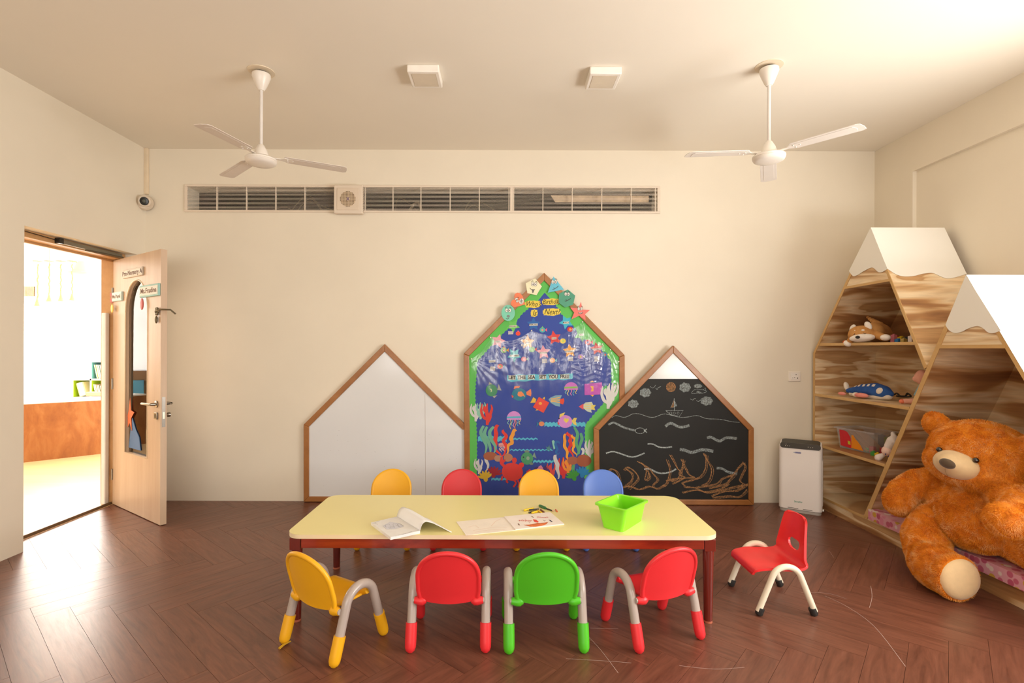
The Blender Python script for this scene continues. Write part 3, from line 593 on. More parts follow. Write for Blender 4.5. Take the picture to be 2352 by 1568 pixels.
LAY = [0]
def cut(name, pxs, col, par, y0, rough=0.6, lay=None, label=None, th=0.0010, mat_=None):
    """paper cut-out glued to a board: outline given as points on the board"""
    LAY[0] += 1; y = y0 - (lay if lay is not None else 0.0006 + 0.000012 * LAY[0])
    return MB().prism([onY(x, y_, y) for x, y_ in pxs], (0, th, 0)).build(name, mat_ or plain(col, rough, var=0.04, vs=20), par, smooth=0, label=label)
def stroke(name, pxs, wpx, col, par, y0, smooth_=True, label=None, n=6, mat_=None):
    LAY[0] += 1; y = y0 - 0.0008 - 0.000012 * LAY[0]; k_ = y / F
    P = [onY(x, y_, y) for x, y_ in pxs]; P = bez(P, n) if smooth_ and len(P) > 2 else P
    W_ = wpx * k_
    if isinstance(wpx, (list, tuple)): W_ = 0.001
    return MB().ribbon(P, W_, (0, -1, 0), 0).build(name, mat_ or plain(col, 0.8, var=0.0), par, smooth=0, label=label)
def ellp(cx_, cy_, rx, ry, rot=0, n=22, amp=0, kf=0, ph=0):
    P = []
    for i in range(n):
        t = 2 * PI * i / n; m_ = 1 + amp * math.cos(kf * t + ph); x = rx * m_ * math.cos(t); y = ry * m_ * math.sin(t); c, s = math.cos(rot), math.sin(rot)
        P.append((cx_ + x * c - y * s, cy_ + x * s + y * c))
    return P
def starp(cx_, cy_, r1, r2, rot=-90, n=5):
    return [(cx_ + (r1 if i % 2 == 0 else r2) * math.cos(math.radians(rot + 180 * i / n)), cy_ + (r1 if i % 2 == 0 else r2) * math.sin(math.radians(rot + 180 * i / n))) for i in range(2 * n)]

# ---- chalk drawing
def chalk(col):
    k = NT('chalk'); k.b.inputs['Base Color'].default_value = (*L(col), 1); k.b.inputs['Roughness'].default_value = 0.95
    n_ = k.noise(k.coord((1, 1, 1)), 260, 3, 0.7); t = k.n('ShaderNodeBsdfTransparent'); m_ = k.n('ShaderNodeMixShader')
    k.set(m_.inputs[0], k.ramp(n_, [(0.38, (0.12,) * 3), (0.60, (1, 1, 1))])); k.t.links.new(t.outputs[0], m_.inputs[1]); k.t.links.new(k.b.outputs[0], m_.inputs[2]); k.t.links.new(m_.outputs[0], k.out.inputs[0]); return k.m
def dusty(col):
    k = NT('chalk_dust'); k.b.inputs['Base Color'].default_value = (*L(col), 1); k.b.inputs['Roughness'].default_value = 0.95
    n_ = k.noise(k.coord((1, 1, 1)), 90, 5, 0.75, 1.5); t = k.n('ShaderNodeBsdfTransparent'); m_ = k.n('ShaderNodeMixShader')
    k.set(m_.inputs[0], k.ramp(n_, [(0.34, (0.06,) * 3), (0.66, (0.75,) * 3)])); k.t.links.new(t.outputs[0], m_.inputs[1]); k.t.links.new(k.b.outputs[0], m_.inputs[2]); k.t.links.new(m_.outputs[0], k.out.inputs[0]); return k.m
CW, CO, CWD, COD = chalk('#c3ccc9'), chalk('#bd8a5c'), dusty('#b9c2c0'), dusty('#c4915f')
q7 = lambda x, y: (1350 + x / 4.02, 780 + y / 4.02)
def cl(name, pts, wd, m_, sm=True): return stroke(name, [q7(*p) for p in pts], wd, None, kb, yk, sm, mat_=m_)
def cf(name, pts, m_): return cut(name, [q7(*p) for p in pts], None, kb, yk, mat_=m_)
o = cf('chalk_sun', ellp(768, 437, 43, 43), COD)
for cx_, cy_, a_, b_ in ((532, 488, 50, 40), (420, 592, 46, 36), (898, 440, 50, 42), (1018, 428, 36, 18), (1098, 565, 54, 40)):
    pts = ellp(cx_, cy_, a_, b_, 0, 40, 0.08, 7); cf('chalk_cloud', pts, CWD); cl('chalk_outline', pts + pts[:1], 0.5, CWD)
cl('chalk_outline', ellp(768, 437, 43, 43) + [(811, 437)], 0.8, CO)
for pts in ([(577, 432), (603, 445), (628, 418)], [(627, 445), (640, 459), (652, 442), (677, 431)], [(946, 546), (970, 556), (980, 545), (1000, 543)], [(1003, 560), (1022, 570), (1035, 560), (1045, 556)]): cl('chalk_bird', pts, 0.9, CW)
cl('chalk_plane', [(957, 492), (985, 463), (1060, 462), (1098, 478), (1060, 492), (985, 496), (957, 492)], 0.7, CW); cl('chalk_plane', [(1068, 462), (1087, 438), (1088, 470)], 0.7, CW, False); cf('chalk_plane_wing', [(1000, 485), (1018, 470), (1055, 488), (1030, 492)], CWD)
cl('chalk_boat', [(720, 653), (883, 652), (846, 708), (765, 692), (720, 653)], 1.1, CW, False); cl('chalk_boat', [(799, 650), (798, 540)], 1.1, CW, False)
cf('chalk_sail', [(795, 556), (766, 628), (797, 622)], COD); cf('chalk_sail', [(800, 556), (826, 612), (800, 620)], CWD); cl('chalk_outline', [(797, 552), (766, 628), (797, 622)], 0.5, CW, False)
for x in (766, 799, 834): pts = ellp(x, 677, 10, 11, n=12); cl('chalk_porthole', pts + pts[:1], 0.8, CW, False)
cl('chalk_horizon', [(222, 717), (262, 700), (330, 716), (380, 702), (415, 684), (480, 685), (560, 712), (620, 713), (700, 685), (770, 696), (850, 716), (930, 712), (1010, 700), (1100, 728), (1220, 734), (1330, 756), (1402, 762)], 0.9, CW)
cl('chalk_fish', ellp(483, 840, 43, 26) + [(526, 840)], 1.0, CW); cl('chalk_fish', [(518, 848), (545, 822)], 2.2, CW, False); cl('chalk_fish', [(518, 830), (546, 858)], 2.2, CW, False)
for pts, wd, m_ in (([(190, 785), (235, 765), (280, 782), (340, 812), (440, 838)], 4.5, CWD), ([(716, 800), (765, 770), (830, 800), (880, 806), (938, 790)], 6, CWD), ([(1100, 905), (1140, 900), (1215, 935), (1280, 905), (1378, 912)], 6, CWD), ([(552, 962), (600, 963), (660, 990), (720, 995), (778, 988)], 3.0, CW), ([(168, 1048), (230, 1032), (300, 1050), (390, 1080), (450, 1076), (524, 1046)], 3.2, CW), ([(850, 1012), (900, 1020), (960, 1040), (1060, 1015), (1160, 1030)], 7, CWD), ([(520, 1195), (570, 1192), (640, 1225), (700, 1232), (770, 1218), (815, 1192)], 3.6, CW), ([(1190, 1185), (1240, 1190), (1300, 1222), (1380, 1235)], 5.5, CWD)):
    cl('chalk_wave', pts, wd, m_)
for pts in ([(180, 1225), (215, 1190), (265, 1220), (290, 1290)], [(330, 1200), (370, 1175), (430, 1215), (465, 1270), (430, 1320), (370, 1370)], [(350, 1190), (405, 1240), (400, 1300), (345, 1345)], [(455, 1120), (510, 1150), (560, 1180), (600, 1235), (640, 1290), (600, 1340), (610, 1370)], [(490, 1130), (540, 1200), (525, 1290), (565, 1270), (560, 1220), (530, 1200)], [(725, 1105), (755, 1200), (735, 1300), (700, 1350)], [(755, 1060), (790, 1120), (830, 1190), (860, 1220), (820, 1290), (760, 1300)], [(860, 1100), (895, 1180), (930, 1240), (975, 1262)], [(880, 1100), (870, 1180), (840, 1240), (890, 1270), (780, 1330)], [(1065, 1045), (1100, 1110), (1140, 1190), (1130, 1270), (1100, 1320), (1050, 1345)], [(1090, 1060), (1085, 1180), (1040, 1260), (960, 1290), (870, 1320), (900, 1345)], [(1430, 1125), (1450, 1180), (1400, 1290), (1430, 1330), (1380, 1370)], [(1435, 1130), (1380, 1190), (1340, 1240), (1240, 1280), (1180, 1330), (1000, 1360)], [(1350, 1240), (1300, 1300), (1260, 1330), (1120, 1370)], [(300, 1360), (380, 1350), (470, 1380), (560, 1350), (640, 1370), (710, 1335)], [(870, 1408), (1000, 1385), (1100, 1410), (1180, 1400), (1330, 1360), (1478, 1330)], [(1140, 1440), (1250, 1400), (1380, 1385), (1478, 1330)], [(1150, 1455), (1300, 1440), (1400, 1445), (1470, 1380)], [(885, 1355), (990, 1365), (1080, 1400), (1200, 1380), (1300, 1330)], [(720, 1300), (800, 1280), (900, 1275), (985, 1265)]):
    cl('chalk_seaweed', pts, 2.1, COD); cl('chalk_seaweed', [(x + 4, y + 6) for x, y in pts], 0.8, CO)
    cl('chalk_seaweed', [(x + random.uniform(8, 22), y + random.uniform(2, 16)) for x, y in pts], 1.6, COD)

LAY[0] = 0
# ---- sea bulletin board
yb_ = YBB + 0.012
def scallop(pts, step, amp, close=False):
    out = []
    for i in range(len(pts) - 1):
        a = Vector(pts[i]); b = Vector(pts[i + 1]); l = (b - a).length; n = max(1, round(l / step)); nr = Vector((b.y - a.y, a.x - b.x)) / max(l, 1e-6)
        for q in range(n):
            for t in (0, .25, .5, .75): out.append(tuple(a + (b - a) * ((q + t) / n) + nr * amp * math.sin(PI * t)))
    out.append(tuple(pts[-1])); return out
def q5(x, y): return (1060 + x / 5.408, 610 + y / 5.408)
def q6(x, y): return (1060 + x / 5.408, 850 + y / 5.408)
left = [(1097, 1150), (1097, 1010), (1093, 900), (1098, 830), (1125, 800), (1158, 765), (1188, 738), (1200, 722), (1232, 695)]
right = [(1272, 695), (1288, 722), (1312, 745), (1342, 780), (1378, 800), (1402, 830), (1404, 905), (1385, 925), (1342, 975), (1342, 1060), (1340, 1150)]
outl = scallop(left, 9, 2.2) + [(1251, 672)] + scallop(right, 9, 2.2)
# poster outline: up the left side, over the tip, down the right side (kept as one flat sheet)
MB().prism([onY(x, y, yb_ - 0.0004) for x, y in outl], (0, 0.0003, 0)).build('blue_paper', plain('#2c469c', 0.6, var=0.05, vs=5), bb, smooth=0)
C = lambda nm, pts, col, lab=None: cut(nm, [q6(*p) for p in pts], col, bb, yb_, label=lab)
T = lambda nm, pts, col, lab=None: cut(nm, [q5(*p) for p in pts], col, bb, yb_, label=lab)
S6 = lambda nm, pts, wd, col: stroke(nm, [q6(*p) for p in pts], wd, col, bb, yb_)
S5 = lambda nm, pts, wd, col: stroke(nm, [q5(*p) for p in pts], wd, col, bb, yb_)
def wave(x0, x1, y, h, col='#56bdd0'):
    n = max(3, int((x1 - x0) / 45)); t = [(x0 + (x1 - x0) * i / (n * 4), y - h / 2 + 7 * math.cos(PI * i / 2)) for i in range(n * 4 + 1)]; b = [(x, yy + h + 3 * math.sin(x / 17)) for x, yy in t]
    C('paper_wave', t + b[::-1], col)
wave(205, 560, 850, 60); wave(640, 945, 852, 20); wave(600, 1130, 990, 16); wave(890, 1165, 1132, 28); wave(1030, 1540, 672, 50); wave(370, 560, 1352, 26)
# title on yellow lettering clouds
def blobtxt(x, y, w_, h_, s, size, rot=0.0):
    T('yellow_word_card', ellp(x, y, w_ / 2, h_ / 2, rot, 36, 0.05, 9), '#e8cc4e')
    T('yellow_word_card', [(x - w_ * .42, y - h_ * .42), (x + w_ * .44, y - h_ * .46 - rot * 0), (x + w_ * .46, y + h_ * .30), (x - w_ * .44, y + h_ * .44)], '#e8cc4e')
    LAY[0] += 1; p = onY(*q5(x, y), yb_ - 0.0011 - 0.000012 * LAY[0])
    text_mesh(s, size, plain('#3a3420', 0.7, var=0), bb, Matrix.Translation(p) @ Matrix.Rotation(PI / 2, 4, 'X') @ Matrix.Rotation(-rot, 4, 'Z'), shear=0.35, sx=0.80)
blobtxt(888, 478, 205, 92, "Who's", 0.062, 0.05); blobtxt(1115, 448, 235, 84, 'Birthday', 0.056, -0.04); blobtxt(903, 590, 88, 92, 'Is', 0.066); blobtxt(1120, 575, 225, 92, 'Next?', 0.067, 0.0)
# banner
C('paper_banner', [(565, 62), (640, 66), (720, 48), (800, 60), (900, 46), (1000, 58), (1100, 42), (1200, 55), (1300, 42), (1383, 40), (1383, 105), (1330, 112), (1270, 124), (1200, 112), (1130, 126), (1050, 116), (960, 128), (880, 122), (800, 140), (700, 136), (620, 146), (568, 128)], '#57bfd0')
for (x, wd, s) in ((627, 88, 'LET'), (746, 96, 'THE'), (868, 84, 'SEA'), (1007, 90, 'SET'), (1140, 104, 'YOU'), (1282, 112, 'FREE')):
    y = 92 - (x - 627) * .02
    C('word_card', [(x - wd / 2, y - 28), (x + wd / 2, y - 30), (x + wd / 2, y + 26), (x - wd / 2, y + 28)], '#d8d6c4'); LAY[0] += 1
    text_mesh(s, 0.040, plain('#2f2a26', 0.7, var=0), bb, Matrix.Translation(onY(*q6(x, y), yb_ - 0.0011 - 0.000012 * LAY[0])) @ Matrix.Rotation(PI / 2, 4, 'X'), bold=0.0016, sx=0.95)
# month stars with tags
months = [(640, 745, 88, '#6cc45c', 'JANUARY', 15), (895, 725, 88, '#2363ac', 'FEBRUARY', -90), (1300, 700, 92, '#3fb4cc', 'MARCH', 100), (455, 935, 92, '#e9a9b4', 'APRIL', 70), (1150, 895, 92, '#dc3c34', 'JUNE', -100), (820, 950, 92, '#f3b052', 'MAY', -18), (1490, 850, 100, '#7cc87a', 'JULY', 80), (380, 1180, 50, '#7f93c0', 'AUGUST', -90), (655, 1110, 92, '#62c4ca', 'SEPTEMBER', 90), (1018, 1075, 92, '#eba2ac', 'OCTOBER', -95), (1345, 1058, 88, '#f5a935', 'NOVEMBER', -95), (1680, 1030, 84, '#d9453c', 'DECEMBER', -100)]
for x, y, r_, col, s, rot in months:
    T('paper_star', starp(x, y, r_, r_ * .5, rot), col, None)
    wl = 12 * len(s) + 10
    T('month_tag', [(x - wl / 2, y - 4), (x + wl / 2, y - 8), (x + wl / 2, y + 18), (x - wl / 2, y + 22)], '#e6e0cf'); LAY[0] += 1
    text_mesh(s, 0.0155, plain('#2f2a26', 0.7, var=0), bb, Matrix.Translation(onY(*q5(x, y + 7), yb_ - 0.0011 - 0.000012 * LAY[0])) @ Matrix.Rotation(PI / 2, 4, 'X'), bold=0.0002, sx=1.0)
for x, y, n_ in ((610, 838, 3), (385, 1275, 4), (1028, 1180, 4), (1355, 1155, 4), (1680, 1150, 5), (770, 1000, 2)):
    for q in range(n_): T('name_tag', [(x - 32 + q * 5 % 9, y - 22 + 13 * q), (x + 32, y - 24 + 13 * q), (x + 34, y - 14 + 13 * q), (x - 30, y - 12 + 13 * q)], '#d9d2c4')
def tfish(x, y, r_, col, tail, spot, d=1, fin=None):
    T('paper_fish', ellp(x, y, r_, r_ * .88), col); T('fish_tail', [(x + d * r_ * .8, y), (x + d * r_ * 1.7, y - r_ * .7), (x + d * r_ * 1.55, y), (x + d * r_ * 1.7, y + r_ * .6)], tail); T('fish_spot', ellp(x, y, r_ * .35, r_ * .4), spot)
    if fin: T('fish_fin', [(x - r_ * .4, y - r_ * .7), (x, y - r_ * 1.35), (x + r_ * .5, y - r_ * .75)], fin)
for args in ((1005, 798, 36, '#4fb0ad', '#e8607a', '#e88a7c', 1, '#7cc46a'), (703, 842, 30, '#ea4a30', '#2c469c', '#ea4a30', 1, '#ee5c86'), (1350, 790, 36, '#d4302c', '#59b7c4', '#f0a030', 1, None), (1260, 935, 36, '#ecd04a', '#e05c50', '#bcd45a', -1, None), (1570, 952, 38, '#d8363a', '#f04a70', '#4a5f9e', 1, None), (525, 1050, 38, '#7cb85a', '#f3a83c', '#e98f7c', 1, '#f3b052'), (875, 1040, 38, '#8cc87c', '#e2564e', '#a8d890', 1, None), (480, 1250, 36, '#e8756c', '#2e8fae', '#a8c868', 1, None), (775, 1160, 34, '#e8868c', '#a8d8b8', '#eeb0ac', 1, None), (1130, 1175, 34, '#f2b268', '#7cc6c2', '#f0a8a0', 1, None), (1785, 1105, 30, '#3f7f9e', '#e8d86c', '#e04a40', 1, '#3f7f9e'), (1480, 1130, 34, '#c090cc', '#d8d8e0', '#e8d86c', 1, None)): tfish(*args)
# lower sea creatures
C('paper_fish', ellp(373, 250, 73, 75), '#3f8f62'); C('fish_tail', [(443, 245), (462, 172), (496, 252)], '#a9a89a'); C('fish_fin', [(335, 180), (345, 146), (385, 172)], '#a9a89a'); C('fish_fin', [(388, 322), (445, 310), (405, 348)], '#a9a89a'); C('fish_spot', [(345, 225), (375, 232), (380, 260), (362, 275), (368, 250)], '#c8cba0')
C('paper_fish', ellp(716, 300, 92, 78), '#1f7d94'); C('fish_tail', [(805, 270), (862, 232), (868, 290), (862, 325), (810, 305)], '#ee8250'); C('fish_fin', [(648, 235), (660, 197), (727, 194), (715, 220), (680, 222)], '#ee8250'); C('fish_spot', [(695, 300), (705, 268), (745, 262), (770, 290), (790, 330), (765, 318), (740, 328), (705, 322)], '#ee8c54'); C('fish_mouth', [(620, 305), (650, 325), (628, 345)], '#e05a4a')
C('paper_square_fish', [(962, 332), (1090, 402), (1018, 530), (888, 458)], '#e64634'); C('fish_fin', [(855, 405), (892, 334), (928, 360), (918, 402)], '#e8b83a'); C('fish_fin', [(1008, 350), (1035, 328), (1036, 366)], '#e8b83a'); C('fish_fin', [(918, 500), (935, 482), (958, 496)], '#e8b83a'); C('fish_spot', ellp(980, 412, 20, 18), '#f0a83c')
C('paper_fish', [(1080, 362), (1110, 335), (1170, 312), (1248, 308), (1222, 370), (1225, 452), (1165, 440), (1110, 405)], '#7fa9b8')
for q in range(3): S6('fish_stripe', [(1110, 355 + 18 * q), (1160, 350 + 20 * q), (1225, 335 + 34 * q)], 2.0, '#f0b45c')
C('fish_tail', [(1218, 360), (1272, 348), (1278, 385), (1262, 425), (1225, 412)], '#e2492e')
C('paper_fish', [(1490, 452), (1540, 400), (1618, 392), (1640, 440), (1610, 500), (1620, 528), (1560, 510)], '#c9d2b8'); C('fish_head', [(1455, 452), (1515, 415), (1515, 490)], '#e2555c'); C('fish_tail', [(1610, 430), (1668, 432), (1650, 462), (1662, 497), (1612, 485)], '#e4d062')
for q in range(3): S6('fish_stripe', [(1520, 430 + 22 * q), (1560, 425 + 24 * q), (1620, 415 + 30 * q)], 1.6, '#e8cf7c')
C('paper_fish', [(1528, 170), (1745, 150), (1748, 300), (1530, 308)], '#c254b4'); C('fish_fin', [(1590, 150), (1625, 128), (1650, 148)], '#f0b23c'); C('fish_fin', [(1600, 305), (1650, 305), (1628, 328)], '#f0b23c'); C('fish_spot', [(1600, 195), (1640, 200), (1640, 262), (1604, 262), (1618, 230)], '#efb23e'); C('fish_tail', [(1750, 230), (1790, 185), (1806, 190), (1802, 290), (1770, 275)], '#55b665')
C('paper_fish', ellp(1288, 637, 88, 80), '#d68cd0'); C('fish_tail', [(1365, 630), (1400, 590), (1435, 592), (1418, 635), (1432, 685), (1395, 672)], '#e9cf62'); C('fish_fin', [(1215, 590), (1222, 545), (1288, 522), (1268, 560)], '#e9cf62'); C('fish_spot', [(1300, 655), (1268, 620), (1285, 590), (1305, 605), (1330, 595), (1330, 630)], '#ecd255'); C('fish_mouth', [(1190, 640), (1218, 655), (1200, 685)], '#e0564e'); C('fish_eye', ellp(1212, 600, 10, 8), '#1c1c22')
def jelly(cx_, cy_, rx, ry, col, band, lines):
    C('paper_jellyfish', [(cx_ + rx * math.cos(PI + PI * i / 16), cy_ + ry * math.sin(PI + PI * i / 16)) for i in range(17)] + [(cx_ + rx, cy_ + 12), (cx_ - rx, cy_ + 14)], col)
    C('jellyfish_band', [(cx_ - rx, cy_ - 26), (cx_ + rx * .92, cy_ - 32), (cx_ + rx * .97, cy_ - 8), (cx_ - rx, cy_ - 4)], band)
    for q, (dx, h_, cc) in enumerate(lines): S6('jellyfish_tentacle', [(cx_ + dx, cy_ + 12), (cx_ + dx + 8, cy_ + h_ * .35), (cx_ + dx - 8, cy_ + h_ * .7), (cx_ + dx + 6, cy_ + h_)], 1.5, cc)
jelly(652, 602, 90, 94, '#d990d2', '#5ab7cc', [(-72, 70, '#8cc8b8'), (-45, 130, '#e3d27c'), (-25, 90, '#6bb6d0'), (0, 110, '#e08cb8'), (18, 150, '#ee8c58'), (45, 90, '#6bb6d0'), (70, 70, '#e3d27c')])
jelly(1362, 232, 86, 84, '#cf74c4', '#8cbc5c', [(-66, 60, '#8cc8b8'), (-40, 80, '#e3d27c'), (0, 80, '#e08cb8'), (30, 80, '#6bb6d0'), (60, 60, '#e3d27c')])
jelly(502, 935, 42, 34, '#d88a84', '#e0a09a', [(-26, 60, '#e8c0b8'), (-8, 75, '#e8c0b8'), (10, 60, '#e8c0b8'), (26, 70, '#e8c0b8')])
def weed(nm, pts, wd, col, amp=14, kf=3.0):
    """wavy seaweed strip"""
    P = [Vector((*p, 0)) for p in pts]; P = bez(P, 10); A = []; B = []
    for i, p in enumerate(P):
        t = (P[min(i + 1, len(P) - 1)] - P[max(i - 1, 0)]).normalized(); n_ = Vector((-t.y, t.x, 0)); s = i / (len(P) - 1); h_ = wd * (0.35 + 0.65 * math.sin(PI * min(1, .15 + s * .9))); o_ = amp * math.sin(kf * 2 * PI * s)
        A.append((p.x + n_.x * (h_ + o_), p.y + n_.y * (h_ + o_))); B.append((p.x - n_.x * (h_ - o_), p.y - n_.y * (h_ - o_)))
    C(nm, A + B[::-1], col)
weed('paper_seaweed', [(455, 680), (420, 760), (430, 850), (415, 920), (440, 1000), (490, 1070)], 26, '#e4392a', 10); weed('paper_seaweed', [(515, 740), (545, 820), (530, 900), (555, 980), (500, 1065)], 22, '#e4392a', 10)
weed('paper_seaweed', [(680, 740), (630, 790), (625, 880), (590, 940), (560, 1040)], 26, '#f0a23a', 10)
weed('paper_seaweed', [(1295, 790), (1275, 880), (1300, 980), (1320, 1080), (1370, 1160)], 20, '#f4a42c', 9); weed('paper_seaweed', [(1310, 770), (1350, 830), (1355, 900), (1345, 980), (1385, 1080)], 24, '#dd3226', 9); weed('paper_seaweed', [(1370, 800), (1405, 880), (1385, 970), (1430, 1070)], 18, '#f4a42c', 9)
for pts in ([(275, 690), (245, 770), (275, 860), (305, 950), (290, 1040)], [(318, 700), (290, 790), (330, 880), (355, 980), (350, 1040)], [(400, 700), (355, 770), (370, 860), (420, 960), (400, 1030)]): weed('paper_kelp', pts, 22, '#6fb394', 4, 1)
for pts in ([(1400, 705), (1445, 790), (1425, 900), (1450, 1000), (1430, 1060)], [(1480, 780), (1500, 850), (1470, 930), (1460, 1040)], [(1400, 1170), (1385, 1240), (1395, 1280)]): weed('paper_kelp', pts, 20, '#58a873', 4, 1)
def coral(nm, x, y, s, col, fl=1, brs=((-0.5, .45, 1.0), (.4, .55, .95), (-.25, .8, .7), (.3, .3, .5))):
    """branching coral with its foot at (x, y)"""
    weed(nm, [(x, y), (x + 3 * s, y - 70 * s), (x - 4 * s, y - 130 * s), (x + 2 * s, y - 190 * s)], 17 * s, col, 2, 1)
    for bx, by, hh in brs:
        y0_ = y - 150 * s * by; sg = 1 if fl * bx > 0 else -1; x1 = x + fl * bx * 105 * s; yt = min(y - 190 * s * hh, y0_ - 50 * s)
        weed(nm, [(x, y0_ + 22 * s), (x + (x1 - x) * .6, y0_ - 2 * s), (x1, (y0_ + yt) / 2 - 6 * s), (x1 - sg * 8 * s, yt)], 13 * s, col, 3, 1.5)
coral('paper_coral', 175, 635, 1.15, '#d8d5cf'); coral('paper_coral', 235, 608, 1.1, '#8fc7ad', -1); coral('paper_coral', 318, 680, 1.4, '#dc3a30'); coral('paper_coral', 215, 1290, 1.0, '#d8d5cf'); coral('paper_coral', 1820, 480, 1.5, '#dddad2'); coral('paper_coral', 1880, 380, 1.2, '#dddad2', -1); coral('paper_coral', 1590, 1090, 1.2, '#d5d3cc', -1)
coral('paper_coral', 1265, 1345, 1.4, '#da3430', -1); coral('paper_coral', 1320, 1300, 1.1, '#f0922e'); coral('paper_coral', 1115, 1355, 1.05, '#dd4c48')
weed('paper_coral', [(325, 1035), (300, 1120), (335, 1170), (300, 1250)], 20, '#d4d2ca', 7, 2); weed('paper_coral', [(1165, 1050), (1180, 1160), (1200, 1240), (1200, 1350)], 26, '#d4d2ca', 9, 2); weed('paper_coral', [(1495, 965), (1515, 1000), (1490, 1060)], 18, '#d4d2ca', 3, 1)
for x, y, rx, ry, col in ((358, 1066, 88, 52, '#a85c3a'), (460, 1095, 55, 40, '#b98a6c'), (580, 1085, 56, 52, '#b97c58'), (1385, 1122, 72, 50, '#a9603e'), (1520, 1123, 92, 76, '#a5552f')): C('paper_rock', ellp(x, y, rx, ry, 0, 26, .03, 3), col)
# crab
C('paper_crab', ellp(632, 1262, 132, 112, .15), '#e03a30')
for pts, wd in (([(540, 1200), (495, 1150), (500, 1110)], 7), ([(640, 1180), (645, 1140)], 4), ([(720, 1210), (735, 1195)], 4), ([(510, 1310), (500, 1350), (495, 1368)], 4), ([(575, 1345), (560, 1380), (580, 1395)], 4), ([(655, 1370), (675, 1400), (645, 1450)], 4), ([(700, 1365), (715, 1410), (705, 1455)], 4), ([(740, 1330), (790, 1345)], 4)): S6('crab_leg', pts, wd, '#e03a30')
C('crab_claw', [(485, 1130), (482, 1080), (515, 1070), (512, 1110), (548, 1105), (545, 1135), (515, 1155)], '#d8342c'); C('crab_eye', ellp(658, 1118, 30, 34), '#e03a30'); C('crab_eye', ellp(742, 1180, 32, 38, .8), '#e03a30')
# shells
def shell(x, y, r_, rot, col):
    for q in range(6):
        a = rot + (q - 2.5) * .42; C('shell_rib', ellp(x + math.cos(a) * r_ * .62, y + math.sin(a) * r_ * .62, r_ * .42, r_ * .15, a, 14), col)
    C('paper_shell', ellp(x, y, r_ * .34, r_ * .26, rot), col)
shell(300, 1350, 105, -1.75, '#dcb52c'); shell(400, 1300, 105, -1.25, '#a11726'); shell(1400, 1340, 105, -1.9, '#3f9c34'); shell(1500, 1300, 105, -1.3, '#1f84ba')
C('paper_fish', ellp(815, 1095, 76, 78), '#4c9a68'); C('fish_tail', [(880, 1070), (905, 1018), (932, 1095)], '#86a08c'); C('fish_fin', ellp(812, 1008, 32, 14), '#7c8c7a'); C('fish_fin', ellp(868, 1160, 24, 16), '#7c8c7a'); C('fish_spot', ellp(826, 1093, 20, 24), '#93a890'); C('fish_eye', ellp(770, 1080, 9, 9), '#202020')
C('paper_fish', ellp(995, 665, 34, 30), '#e08c5c'); C('fish_tail', [(965, 665), (930, 640), (940, 668), (925, 705)], '#2a7f9a'); C('fish_fin', [(975, 640), (968, 612), (1002, 636)], '#2a7f9a')
# sea horse
weed('paper_seahorse', [(1225, 905), (1180, 890), (1165, 930), (1190, 980), (1175, 1020), (1200, 1045), (1222, 1020)], 16, '#2466a8', 2, 2); C('seahorse_mane', [(1122, 880), (1140, 865), (1158, 882), (1150, 920), (1165, 970), (1145, 985), (1132, 930)], '#8fcfb8')
C('paper_starfish', starp(1083, 970, 46, 16, -80), '#4f8a86')
C('paper_house', [(988, 1178), (860, 1258), (960, 1290), (1065, 1280)], '#e08ca4'); C('paper_house', [(905, 1215), (940, 1195), (960, 1205), (905, 1250)], '#4c2c6c'); C('paper_house', [(1045, 1185), (1085, 1250), (1030, 1250), (1010, 1215)], '#4c2468'); weed('paper_coral', [(860, 1240), (820, 1260), (850, 1290)], 14, '#dc3c38', 5, 2)
